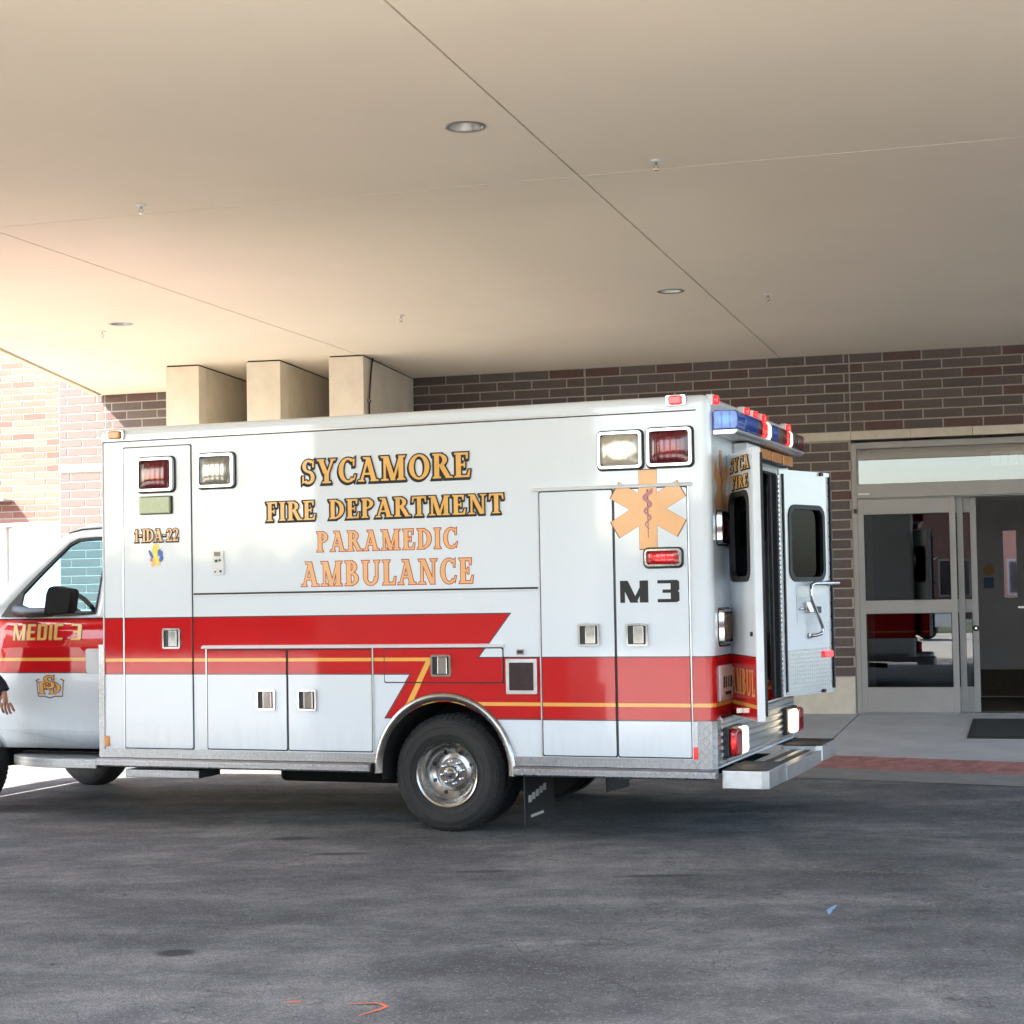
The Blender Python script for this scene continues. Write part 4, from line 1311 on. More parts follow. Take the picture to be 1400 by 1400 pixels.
# running board under the cab door, sweeping inboard at its front end
rb = MB()
n = 16
outer = []
for k in range(n + 1):
    t = k / n
    u = -0.002 - 0.86 * t
    outer.append((u, -0.055 + 0.22 * max(0, (t - .35) / .65) ** 2.4))
poly = outer + [(-0.862, 0.30), (-0.002, 0.30)]
rb.prism(poly, 0.372, 0.436, 'z')
obj('running_board', rb, 'plate_side', amb, bev=0.006)
obj('running_board', MB().prism([(a, W - b) for a, b in poly], 0.372, 0.436, 'z'), 'plate_side', amb, bev=0.006)
obj('running_board_tread', MB().prism([(a, b + .012) for a, b in outer] + [(-0.86, 0.29), (-0.002, 0.29)], 0.437, 0.439, 'z'), 'plate_top', amb)
obj('corner_guard', MB().prism([(-0.008, -0.006), (0.036, -0.007), (0.036, 0.002), (0.0, 0.002), (0.0, 0.12), (-0.008, 0.12)], 0.45, 1.238, 'z'), 'plate_side', amb)
obj('corner_guard', MB().prism([(4.330, -0.006), (L - 0.02, -0.007), (L + 0.007, 0.02), (L + 0.008, 0.11), (L - .001, 0.11), (L - 0.003, 0.03), (L - 0.04, 0.001), (4.330, 0.002)], 0.46, 0.745, 'z'), 'plate_side', amb, smooth_a=40)
obj('reflector', MB().box((0.040, -0.012, 0.528), (0.075, 0.001, 0.600)), 'amber_lens', amb, bev=0.004)
obj('reflector', MB().box((4.302, -0.013, 0.510), (4.3295, 0.001, 0.585)), 'red_lit', amb, bev=0.004)
obj('side_step', MB().box((0.228, -0.04, 0.318), (0.816, 0.25, 0.372)), 'plate_side', amb, bev=0.005)

# polished wheel arch trims
def arch_trim(s):
    sec = [(0.0, 0.0), (0.012, -0.018), (0.030, -0.026), (0.048, -0.020), (0.056, 0.002)]
    mb = MB()
    r0 = 0.446
    N = 40
    for i in range(N + 1):
        a = R(-2 + 184 * i / N)
        for dr, dy in sec:
            y = dy if not s else W - dy
            mb.v.append((WC[0] + (r0 + dr) * math.cos(a), y, WC[1] + 0.05 * 0 + (r0 + dr) * math.sin(a) * 1.03))
    k = len(sec)
    for i in range(N):
        for j in range(k - 1):
            mb.f.append((i * k + j, i * k + j + 1, (i + 1) * k + j + 1, (i + 1) * k + j)); mb.m.append(0)
    obj('wheel_arch_trim', mb, 'steel', amb, smooth_a=70)
arch_trim(0); arch_trim(1)
# wheel-well liner
wl_ = MB()
for s in (0, 1):
    y0, y1 = (0.004, 0.60) if not s else (W - .004, W - .60)
    o0 = len(wl_.v)
    for i in range(29):
        a = R(-8 + 196 * i / 28)
        for y in (y0, y1):
            wl_.v.append((WC[0] + 0.4535 * math.cos(a), y, WC[1] + 0.4535 * math.sin(a)))
    for i in range(28):
        wl_.f.append((o0 + 2 * i, o0 + 2 * i + 1, o0 + 2 * i + 3, o0 + 2 * i + 2)); wl_.m.append(0)
    wl_.f.append(tuple(o0 + 2 * i + 1 for i in range(29))); wl_.m.append(0)
    obj('wheel_well', wl_, 'chassis', amb)
    wl_ = MB()

# ---- wheels
def tyre_mat():
    m, nt, b = new_mat('tyre')
    x, y, z = xyz(nt, coords(nt))
    r_ = (x * x + z * z).sqrt()
    n = noise(nt, coords(nt), 18, 4, 0.6)
    c = mix(nt, n, (0.016, 0.016, 0.017), (0.040, 0.037, 0.034))
    nt.links.new(c, b.inputs['Base Color'])
    b.inputs['Roughness'].default_value = 0.8
    rings = (r_ * 420.0)._op('SINE') * r_.lt(0.30) * 0.3
    bump(nt, b, rings + n * 0.4, 0.4, 0.003)
    M['tyre'] = m
tyre_mat()
RT = 0.383
def make_wheel(parent, u, v, side, steer=0.0, dish=True):
    """wheel group; local y negative is outboard"""
    sg = 1 if side == 0 else -1
    hubm = obj('wheel', MB().lathe([(0.20, 0.10), (0.215, 0.12), (0.215, 0.24)], axis='y', n=40), 'steel', parent, smooth_a=40, loc=(u, v, RT - 0.004), rot=(0, 0, steer + (0 if side == 0 else math.pi)))
    prof = [(0.208, 0.225), (0.225, 0.235), (0.300, 0.238), (0.345, 0.222), (0.372, 0.195), (RT, 0.160), (RT, 0.080), (0.374, 0.050), (0.352, 0.018), (0.345, 0.009), (0.338, 0.0095), (0.335, 0.004), (0.318, 0.000), (0.314, -0.0045), (0.306, -0.0050), (0.303, -0.0015), (0.285, -0.003), (0.268, -0.0005), (0.265, -0.0035), (0.258, -0.0025), (0.255, 0.004), (0.232, 0.012), (0.216, 0.026), (0.207, 0.034)]
    t = MB().lathe(prof, axis='y', n=72)
    obj('tyre', t, 'tyre', hubm, smooth_a=50)
    # tread and shoulder blocks
    tb = MB()
    nb = 60
    for k in range(nb):
        a0, a1 = 2 * math.pi * k / nb, 2 * math.pi * (k + 0.62) / nb
        for (r0, y0, r1, y1) in ((0.352, 0.018, 0.380, 0.064), (0.380, 0.070, 0.3835, 0.118), (0.3835, 0.124, 0.380, 0.17), (0.380, 0.176, 0.352, 0.218)):
            vs = []
            for h in (0.0, 0.006):
                for a, (rr_, yy) in ((a0, (r0, y0)), (a1, (r0, y0)), (a1, (r1, y1)), (a0, (r1, y1))):
                    vs.append(((rr_ + h) * math.cos(a), yy, (rr_ + h) * math.sin(a)))
            tb.add(vs, [(4, 5, 6, 7), (0, 1, 5, 4), (1, 2, 6, 5), (2, 3, 7, 6), (3, 0, 4, 7)])
    obj('tread', tb, 'tyre', hubm)
    dpt = 0.115 if dish else 0.03
    rim = [(0.212, 0.030), (0.222, 0.014), (0.216, 0.006), (0.205, 0.012), (0.198, 0.030), (0.196, 0.040), (0.182, 0.052), (0.178, 0.075), (0.160, dpt - .006), (0.125, dpt + 0.012), (0.098, dpt + 0.004), (0.095, dpt - 0.004), (0.0, dpt - 0.004)]
    obj('rim', MB().lathe(rim, axis='y', n=56), 'steel', hubm, smooth_a=40)
    hh = MB()
    for k in range(8):
        a = 2 * math.pi * (k + .5) / 8
        cx, cz = 0.138 * math.cos(a), 0.138 * math.sin(a)
        hh.add([(cx + .0135 * math.cos(q * math.pi / 6) , dpt + 0.0045 - (0.138 - math.hypot(cx + .0135 * math.cos(q * math.pi / 6), cz + .0135 * math.sin(q * math.pi / 6))) * -0.3 - 0.004, cz + .0135 * math.sin(q * math.pi / 6)) for q in range(12)], [tuple(range(12))])
    obj('hand_hole', hh, 'black_plastic', hubm)
    ln = MB()
    for k in range(8):
        a = 2 * math.pi * k / 8 + .2
        ln.lathe([(0.011, dpt - .004), (0.011, dpt - .020), (0.008, dpt - .028), (0.0, dpt - .030)], origin=(0.073 * math.cos(a), 0, 0.073 * math.sin(a)), axis='y', n=6)
    obj('lug_nut', ln, 'chrome', hubm)
    obj('hub_cap', MB().lathe([(0.050, dpt - .004), (0.049, dpt - .040), (0.042, dpt - .050), (0.026, dpt - .052), (0.024, dpt - .045), (0.020, dpt - .058), (0.0, dpt - .060)], axis='y', n=28), 'chrome', hubm, smooth_a=30)
    return hubm
make_wheel(amb, 2.622, 0.045, 0)
make_wheel(amb, 2.622, W - 0.045, 1)
for v in (0.31, W - 0.31):
    o = obj('inner_tyre', MB().lathe([(0.2, -.11), (0.30, -.115), (0.36, -.10), (RT, -.05), (RT, .05), (0.36, .10), (0.30, .115), (0.2, .11)], axis='y', n=56), 'tyre', amb, smooth_a=50, loc=(2.622, v + (.11 if v < 1 else -.11), RT - .004))
make_wheel(amb, -1.44, 0.22, 0, steer=R(-14), dish=False)
make_wheel(amb, -1.44, W - 0.22, 1, steer=R(-14), dish=False)
# chassis
ch = MB().box((-2.0, 0.85, 0.42), (4.3, 0.98, 0.60)).box((-2.0, 1.42, 0.42), (4.3, 1.55, 0.60)).box((2.50, 0.3, 0.32), (2.74, 2.1, 0.46)).box((-1.46, 0.3, 0.30), (-1.26, 2.1, 0.42)).box((0.9, 0.7, 0.37), (1.9, 1.7, 0.445)).box((3.3, 0.75, 0.37), (4.0, 1.65, 0.445))
ch.box((-0.9, 0.32, 0.44), (2.1, 2.08, 0.455)).box((3.12, 0.05, 0.44), (4.4, 2.35, 0.4515)).box((0.01, 0.05, 0.43), (2.12, 2.35, 0.4512))
obj('chassis', ch, 'chassis', amb)
obj('underbody_screen', MB().box((0.86, 1.02, 0.19), (2.08, 1.50, 0.42)), 'chassis', amb, bev=0.04, seg=3)  # dark box added to hide the sunlit ground seen beneath the body
obj('exhaust_pipe', MB().tube([(-0.6, 1.62, 0.34), (0.9, 1.66, 0.30), (2.0, 1.70, 0.29), (2.35, 1.72, 0.46), (3.0, 1.72, 0.46), (3.3, 1.74, 0.32), (4.0, 1.9, 0.30)], 0.038, 8), 'chassis', amb, smooth_a=60)
obj('differential', MB().lathe([(0.0, -0.17), (0.11, -0.13), (0.155, -0.04), (0.155, 0.05), (0.10, 0.14), (0.05, 0.20)], origin=(2.62, 1.2, 0.37), axis='y', n=20), 'chassis', amb, smooth_a=50)
fl_ = obj('mud_flap', MB().prism([(0.06, 0.46), (0.62, 0.46), (0.62, 0.075), (0.06, 0.060)], 3.155, 3.163, 'x'), 'rubber', amb)
mk = MB()
for k in range(5):
    mk.box((3.164, 0.12 + .07 * k, 0.20 + .012 * k), (3.166, 0.175 + .07 * k, 0.245 + .012 * k))
mk.box((3.164, 0.16, 0.10), (3.166, 0.40, 0.118))
obj('flap_print', mk, 'grey_wall', fl_)
obj('mud_flap', MB().prism([(W - 0.06, 0.46), (W - 0.62, 0.46), (W - 0.62, 0.075), (W - 0.06, 0.060)], 3.155, 3.163, 'x'), 'rubber', amb)

# ---- lettering and emblems on the near side
SIDE = lambda base: (lambda x, z, l: (x, base - l, z))
lettering('side_lettering', 'SYCAMORE', SERIF, 1.618, 2.852, 2.312, 2.474, SIDE(0), amb, 'gold', 'ink', 0.055, (-0.045, -0.06), track=0.07)
lettering('side_lettering', 'FIRE', SERIF, 1.345, 1.722, 2.070, 2.198, SIDE(0), amb, 'gold', 'ink', 0.06, (-0.05, -0.06), track=0.06)
lettering('side_lettering', 'DEPARTMENT', SERIF, 1.820, 3.080, 2.070, 2.198, SIDE(0), amb, 'gold', 'ink', 0.06, (-0.05, -0.06), track=0.06)
lettering('side_lettering', 'PARAMEDIC', SERIF, 1.722, 2.750, 1.853, 1.986, SIDE(0), amb, 'peach', 'red_ink', 0.04, track=0.10)
lettering('side_lettering', 'AMBULANCE', SERIF, 1.605, 2.858, 1.623, 1.785, SIDE(0), amb, 'peach', 'red_ink', 0.035, track=0.10)
lettering('unit_lettering', '1-IDA-22', SERIF, 0.300, 0.660, 1.955, 2.043, SIDE(DZ), d1, 'peach', 'ink', 0.06, (-0.06, -0.06), track=-0.01)
lettering('unit_lettering', 'M 3', HEAVY, 3.845, 4.242, 1.480, 1.618, SIDE(DZ), d6, 'ink', track=0.0)
def disc(mb, cx, cz, rx, rz, fn, lift, mi=0, n=16, rot=0.0):
    P_ = []
    for k in range(n):
        a = 2 * math.pi * k / n
        x, z = rx * math.cos(a), rz * math.sin(a)
        P_.append(fn(cx + x * math.cos(rot) - z * math.sin(rot), cz + x * math.sin(rot) + z * math.cos(rot), lift))
    o = len(mb.v); mb.v += P_; mb.f.append(tuple(range(o, o + n))); mb.m.append(mi)
# little ribbon emblem under the unit number
em = MB()
fnE = SIDE(DZ)
for (x, z, rx, rz, rot, l, mi) in ((0.472, 1.895, .030, .046, 0, .001, 0), (0.470, 1.845, .020, .05, 0, .0012, 0), (0.455, 1.805, .018, .030, -.4, .0014, 1), (0.488, 1.81, .016, .028, .5, .0016, 0), (0.432, 1.868, .011, .035, .5, .0018, 2), (0.508, 1.875, .022, .028, .2, .002, 2), (0.516, 1.835, .016, .024, -.5, .0022, 2), (0.520, 1.895, .007, .007, 0, .0026, 3), (0.436, 1.83, .012, .014, 0, .0024, 4)):
    disc(em, x, z, rx, rz, fnE, l, mi, 14, rot)
obj('ribbon_emblem', em, ['yellow_ink', 'gold', 'blue_ink', 'white_plate', 'rose_ink'], d1)
# star of life
def star(cx, cz, rad, hw, fn_low, fn_up, zsplit, fillm, linem, parent, sx=1.0):
    pts = []
    inner = hw / math.sin(R(30))
    for k in range(6):
        a = R(90 + 60 * k)
        dx, dz = math.cos(a), math.sin(a)
        px, pz = -dz, dx
        pts.append((cx + sx * (dx * rad - px * hw), cz + dz * rad - pz * hw))
        pts.append((cx + sx * (dx * rad + px * hw), cz + dz * rad + pz * hw))
        b = R(90 + 60 * k + 30)
        pts.append((cx + sx * inner * math.cos(b), cz + inner * math.sin(b)))
    def build(grow, lift, mi, mb):
        q = []
        for (x, z) in pts:
            q.append((cx + (x - cx) * (1 + grow), cz + (z - cz) * (1 + grow)))
        for half in (0, 1):
            b = bmesh.new()
            vs = [b.verts.new((x, 0, z)) for x, z in q]
            b.faces.new(vs)
            b.normal_update()
            bmesh.ops.triangulate(b, faces=b.faces[:])
            bmesh.ops.bisect_plane(b, geom=b.verts[:] + b.edges[:] + b.faces[:], plane_co=(0, 0, zsplit), plane_no=(0, 0, 1 if half == 0 else -1), clear_outer=True)
            bmesh.ops.triangulate(b, faces=b.faces[:])
            fn = fn_low if half == 0 else fn_up
            idx = {v: i for i, v in enumerate(b.verts)}
            o = len(mb.v)
            for v in b.verts: mb.v.append(fn(v.co.x, v.co.z, lift))
            for f in b.faces:
                mb.f.append(tuple(o + idx[v] for v in f.verts)); mb.m.append(mi)
            b.free()
    mb = MB()
    build(0.028, 0.0008, 1, mb)
    build(0.0, 0.0016, 0, mb)
    # staff and coiled snake
    def ribbon(path, w0, w1, lift, mi):
        n = len(path)
        Lp, Rp = [], []
        for i in range(n):
            p, a, b = Vector(path[i]), Vector(path[max(i - 1, 0)]), Vector(path[min(i + 1, n - 1)])
            d = (b - a).normalized()
            w = w0 + (w1 - w0) * i / (n - 1)
            nrm = Vector((-d.y, d.x))
            Lp.append(p + nrm * w); Rp.append(p - nrm * w)
        o = len(mb.v)
        for q in Lp + Rp: mb.v.append(fn_low(q.x, q.y, lift))
        for i in range(n - 1):
            mb.f.append((o + i, o + n + i, o + n + i + 1, o + i + 1)); mb.m.append(mi)
    ztop, zbot = min(zsplit - .012, cz + rad * .58), cz - rad * .72
    ribbon([(cx, ztop - (ztop - zbot) * k / 6) for k in range(7)], 0.006 * rad / .25, 0.002, 0.0022, 1)
    ribbon([(cx + sx * 0.026 * rad / .25 * (1 - .35 * k / 30) * math.sin(k * 0.62 + .8), ztop - (ztop - zbot) * .82 * k / 30) for k in range(31)], 0.014 * rad / .25, 0.003, 0.0028, 2)
    return obj('star_emblem', mb, [fillm, linem, 'rose_ink'], parent)
star(4.042, 2.062, 0.247, 0.058, SIDE(DZ), SIDE(0), 2.199, 'peach', 'brown_ink', d6)

# ---- rear face
REAR = lambda base: (lambda x, z, l: (L + base + l, x, z))
star(0.275, 2.19, 0.235, 0.050, REAR(0.001), REAR(0.001), 9.0, 'tan_decal', 'brown_ink', amb, sx=0.75)
bezel_lamp('rear_warning_light', 0.125, 1.835, 0.420, 2.045, 'lens_red', amb, lambda x, z, o: (L + o, x, z), depth=0.036)
bezel_lamp('rear_warning_light', 0.125, 1.205, 0.420, 1.435, 'amber_dull', amb, lambda x, z, o: (L + o, x, z), depth=0.036)
bezel_lamp('rear_warning_light', W - 0.420, 1.835, W - 0.125, 2.045, 'lens_red', amb, lambda x, z, o: (L + o, x, z), depth=0.036)
pb = obj('plate_box', MB().box((L - .001, 0.10, 0.86), (L + .012, 0.46, 1.08)), 'white_trim', amb, bev=0.004)
obj('licence_plate', MB().prism(rr(0.13, 0.885, 0.43, 1.055, .008), L + .013, L + .016, 'x'), 'white_plate', pb)
obj('plate_marks', MB().box((L + .0162, .16, .94), (L + .0172, .20, 1.01)).box((L + .0162, .22, .94), (L + .0172, .25, 1.01)).box((L + .0162, .28, .94), (L + .0172, .31, 1.01)).box((L + .0162, .34, .94), (L + .0172, .385, 1.01)).box((L + .0162, .2, .895), (L + .0172, .36, .915)), 'ink', pb)
# ribbed kick panel below the doors
kpn = MB()
rib = [(L + .001, 0.465)]
for k in range(7):
    z = 0.465 + k * 0.043
    rib += [(L + .004, z + .004), (L + .016, z + .012), (L + .016, z + .030), (L + .004, z + .038)]
rib += [(L + .001, 0.772)]
vs, n = [], len(rib)
for v in (0.115, W - 0.115):
    vs += [(a, v, b) for a, b in rib]
kpn.add(vs, [(i, n + i, n + i + 1, i + 1) for i in range(n - 1)] + [tuple(range(n)), tuple(range(n, 2 * n))[::-1]])
obj('ribbed_kick_panel', kpn, 'aluminium', amb)
# tail lamps
def tail(v0, flip=False):
    a, b = (v0, v0 + .36)
    hs = obj('tail_lamp', MB().box((L + .002, a, 0.505), (L + .045, b, 0.695)), 'black_plastic', amb, bev=0.008)
    order = [('lens_red_lit', 0.0, 0.17), ('warm_lamp', 0.185, 0.345)]
    for mt, p0, p1 in order:
        if flip: p0, p1 = 0.36 - p1, 0.36 - p0
        obj('tail_lens', MB().prism(rr(a + p0 + .006, 0.515, a + p1, 0.685, .03), L + .046, L + .095, 'x'), mt, hs, bev=0.018, seg=3)
tail(0.15); tail(W - 0.51, True)
# step bumper: two end blocks and a lower grated tread between
def blk(v0, v1):
    b = obj('bumper_block', MB().prism([(L + .02, v0), (L + .27, v0), (L + .31, v0 + .03), (L + .31, v1 - .03), (L + .27, v1), (L + .02, v1)], 0.326, 0.440, 'z'), 'aluminium', amb, bev=0.006)
    tp = MB().prism([(L + .03, v0 + .01), (L + .27, v0 + .012), (L + .30, v0 + .035), (L + .30, v1 - .035), (L + .27, v1 - .012), (L + .03, v1 - .01)], 0.4402, 0.446, 'z')
    obj('block_tread', tp, 'grip', b)
    tt = MB()
    for k in range(14):
        u = L + .035 + k * .0175
        tt.box((u, v0 - .002, 0.440), (u + .009, v0 + .012, 0.4475))
    obj('grip_tooth', tt, 'grip', b)
pmat('grip', (0.10, 0.095, 0.09), 0.6, metal=0.6, var=0.3, scale=60, bmp=0.6, bscale=180, bdist=0.004)
blk(0.05, 0.62); blk(W - 0.62, W - 0.05)
obj('step_frame', MB().box((L + .285, 0.621, 0.320), (L + .305, W - .621, 0.415)).box((L + .02, 0.621, 0.320), (L + .04, W - .621, 0.415)), 'aluminium', amb, bev=0.003)
for k in range(5):
    a = L + .045 + k * .048
    obj('step_slat', MB().box((a, 0.622, 0.392), (a + .040, W - .622, 0.412)), 'grip' if k % 2 else 'aluminium', amb, bev=0.003)
for v in (0.8, 1.5):
    obj('bumper_bracket', MB().box((L - .4, v, 0.34), (L + .03, v + .1, 0.40)), 'chassis', amb)

# rear doors
def rear_door(hv, ang, near, wd=0.70):
    """local x runs from hinge to free edge, local y is the outside when near, else the inside"""
    t = R(ang)
    d = Vector((math.sin(t), math.cos(t) if near else -math.cos(t)))
    rot = math.atan2(d.y, d.x)
    piv = (L + .02, hv, 0)
    z0, z1 = 0.755 if near else 0.775, 2.41
    th = 0.05
    wx0, wx1, wz0, wz1 = 0.13, wd - 0.11, 1.62, 2.14
    o_ = rr(0.006, z0, wd, z1, 0.02, 3)
    # outside direction in local y: for the near door, after the swing the outer skin faces local -y... derived from closed pose
    # closed near door: dir (0,1) -> local x = +v ; outside = +u = local -y
    # closed far door: dir (0,-1) -> local x = -v ; outside = +u = local +y
    so = -1 if near else 1
    def slab(y0, y1, name, mat, x0, x1, a, b, hole, bev=0.0):
        A = [(x0, a), (x1, a), (x1, b), (x0, b)]
        H = rr(*hole, 0.075, 5)
        bmh = bmesh.new()
        va = [bmh.verts.new((x, 0, z)) for x, z in A]
        vh = [bmh.verts.new((x, 0, z)) for x, z in H]
        es = [bmh.edges.new((va[i], va[(i + 1) % 4])) for i in range(4)] + [bmh.edges.new((vh[i], vh[(i + 1) % len(vh)])) for i in range(len(vh))]
        bmesh.ops.triangle_fill(bmh, edges=es, use_beauty=True)
        fs = bmh.faces[:]
        r_ = bmesh.ops.extrude_face_region(bmh, geom=fs)
        for g_ in r_['geom']:
            if isinstance(g_, bmesh.types.BMVert): g_.co.y += (y1 - y0)
        for v in bmh.verts: v.co.y += y0
        bmesh.ops.recalc_face_normals(bmh, faces=bmh.faces[:])
        me = bpy.data.meshes.new(name); bmh.to_mesh(me); bmh.free()
        return me
    hole = (wx0, wz0, wx1, wz1)
    me = slab(0.0, so * (th - .003), 'rear_door', 'white_paint', 0.0, wd, z0, z1, hole)
    dr = obj('rear_door', me, 'white_paint', amb, loc=piv, rot=(0, 0, rot))
    obj('outer_skin', slab(so * (th - .0025), so * th, 'outer_skin', 'livery', 0.004, wd - .012, z0 + .004, z1 - .004, hole), 'livery', dr)
    me.polygons.foreach_set('use_smooth', [False] * len(me.polygons))
    # window: rubber ring both faces and a smoked pane
    for y in (so * th, 0.0):
        s = so if y else -so
        A, B = rr(wx0 - .022, wz0 - .022, wx1 + .022, wz1 + .022, .09, 6), rr(wx0 + .012, wz0 + .012, wx1 - .012, wz1 - .012, .065, 6)
        n = len(A)
        rg = MB()
        rg.add([(x, y, z) for x, z in A] + [(x, y + s * .010, z) for x, z in A] + [(x, y + s * .010, z) for x, z in B] + [(x, y - s * .02, z) for x, z in B],
               [(r_ * n + i, r_ * n + (i + 1) % n, (r_ + 1) * n + (i + 1) % n, (r_ + 1) * n + i) for r_ in range(3) for i in range(n)])
        obj('window_rubber', rg, 'rubber', dr, smooth_a=30)
    obj('window_pane', MB().prism(rr(wx0 + .002, wz0 + .002, wx1 - .002, wz1 - .002, .075, 6), so * th * .45, so * th * .55, 'y'), 'rear_glass', dr)
    # hinge, edge seal
    hg = MB()
    for k in range(46):
        z = z0 + .02 + k * (z1 - z0 - .05) / 46
        hg.tube([(-0.006, so * .008, z), (-0.006, so * .008, z + .022)], 0.012, 8)
    obj('piano_hinge', hg, 'steel', dr)
    obj('edge_seal', MB().box((wd - .02, -so * .0002, z0 + .03), (wd - .004, -so * .018, z1 - .03)).box((0.03, -so * .0002, z0 + .03), (0.045, -so * .014, z1 - .03)), 'rubber', dr)
    return dr, so, th, z0, z1, wd
nd, so1, th1, z0, z1, wd = rear_door(0.51, 153, True)
OUT = lambda x, z, l: (x, -th1 - l, z)
lettering('door_lettering', 'SYCA', SERIF, 0.16, 0.66, 2.290, 2.372, OUT, nd, 'gold', 'ink', 0.06, (-0.05, -0.05), track=.06)
lettering('door_lettering', 'FIRE', SERIF, 0.20, 0.62, 2.180, 2.258, OUT, nd, 'gold', 'ink', 0.06, (-0.05, -0.05), track=.06)
lettering('door_lettering', 'AMBUL', SERIF, 0.06, 0.66, 0.90, 1.06, OUT, nd, 'gold', track=.08)
obj('door_holder', MB().tube([(0.02, -th1 - .012, 0.80), (0.10, -th1 - .03, 0.80), (0.30, -th1 - .03, 0.80)], 0.010, 8).box((0.28, -th1 - .04, 0.785), (0.34, -th1 - .002, 0.815)), 'chrome', nd, smooth_a=50)
obj('door_bumper', MB().lathe([(0.0, -.012), (0.014, -.012), (0.016, 0)], origin=(0.62, -th1, 1.28), axis='y', n=14), 'rubber', nd)
fd, so2, th2, z0, z1, wd = rear_door(1.92, 160, False)
# inside of the far door faces the camera (local -y side, y = 0 plane)
INS = lambda x, z, l: (x, -l, z)
diamond_mat('plate_door', (0, 2), None, base=(0.5, 0.5, 0.5))
obj('scuff_plate', MB().box((0.03, -.006, z0 + .01), (wd - .01, -.0005, 1.105)), 'plate_door', fd, bev=0.002)
obj('grab_handle', MB().tube([(wd + .02, -.05, 1.585), (0.55, -.06, 1.585), (0.36, -.06, 1.585), (0.315, -.06, 1.575), (0.30, -.06, 1.53), (0.315, -.06, 1.46), (0.45, -.06, 1.275), (0.46, -.06, 1.24), (0.44, -.06, 1.215), (0.39, -.045, 1.205), (0.36, -.01, 1.20)], 0.013, 10), 'chrome', fd, smooth_a=60)
obj('handle_foot', MB().lathe([(0.0, -.018), (.02, -.016), (.024, 0)], origin=(.36, 0, 1.20), n=14).lathe([(0.0, -.07), (.012, -.066), (.024, 0)], origin=(wd - .06, 0, 1.585), n=14), 'chrome', fd)
lp = obj('latch_plate', MB().prism(rr(0.20, 1.30, wd - .05, 1.50, .01), -.004, -.0005, 'y'), 'white_trim', fd)
obj('latch', MB().box((0.30, -.024, 1.37), (0.40, -.004, 1.45)).tube([(0.22, -.014, 1.40), (0.36, -.014, 1.40)], .009, 8), 'chrome', lp, bev=0.004)
obj('latch_knob', MB().box((0.44, -.03, 1.365), (0.50, -.004, 1.415)), 'black_plastic', lp, bev=0.006)
obj('door_marker', MB().prism(rr(wd - .16, 1.035, wd - .03, 1.085, .01), -.024, -.006, 'y'), 'red_lamp', fd, bev=0.006)
for x, z in ((0.55, z1 - .015), (0.52, z0 + .015)):
    obj('door_stop', MB().box((x, -.02, z - .012), (x + .04, -.0005, z + .012)), 'rubber', fd, bev=0.004)
rv = MB()
for k in range(13):
    z = z0 + .36 + k * .10
    for x in (0.045, wd - .025):
        if not (z < 1.12): disc(rv, x, z, .006, .006, INS, .0015, 0, 8)
obj('rivet', rv, 'steel', fd)

# light bar across the rear
lb = obj('light_bar', MB().prism([(L + .002, 2.515), (L + .14, 2.515), (L + .158, 2.530), (L + .158, 2.548), (L + .002, 2.548)], 0.08, 2.16, 'y'), 'aluminium', amb, bev=0.004)
prof = [(L + .004, 2.549), (L + .150, 2.549), (L + .162, 2.575), (L + .162, 2.640), (L + .148, 2.664), (L + .012, 2.668), (L + .004, 2.655)]
segs = [('lens_blue_skylit', .08, .30), ('blue_lens', .304, .66), ('red_lens', .664, .80), ('red_lamp', .804, .95), ('warm_lamp', .954, 1.06), ('blue_lens', 1.064, 1.29), ('amber_dull', 1.294, 1.40), ('red_lens', 1.404, 1.55), ('red_lamp', 1.554, 1.68), ('warm_lamp', 1.684, 1.76), ('smoke_lens', 1.764, 1.96), ('red_lens', 1.964, 2.16)]
for mt, a, b in segs:
    obj('bar_lens', MB().prism(prof, a, b, 'y'), mt, lb, bev=0.006)
    fl = MB()
    k = a + .02
    while k < b - .015 and mt not in ('lens_blue_skylit', 'warm_lamp', 'red_lamp'):
        fl.box((L + .158, k, 2.560), (L + .1655, k + .008, 2.652)); k += .035
    if fl.v: obj('lens_flute', fl, mt, lb)
wbx = obj('rear_camera_box', MB().box((L + .002, 0.60, 2.425), (L + .10, 0.98, 2.505)), 'white_trim', amb, bev=0.012)
obj('camera_eye', MB().lathe([(0, .004), (.014, .004), (.016, 0)], origin=(L + .10, .74, 2.465), axis='x', n=14).lathe([(0, .004), (.014, .004), (.016, 0)], origin=(L + .10, .86, 2.465), axis='x', n=14), 'black_plastic', wbx)
for a, b in ((1.02, 1.36), (1.38, 1.72), (1.74, 2.10)):
    t = obj('traffic_arrow_light', MB().box((L + .002, a, 2.428), (L + .075, b, 2.508)), 'black_plastic', amb, bev=0.004)
    obj('amber_lens', MB().box((L + .076, a + .01, 2.434), (L + .09, b - .01, 2.503)), 'amber_lens', t, bev=0.005)

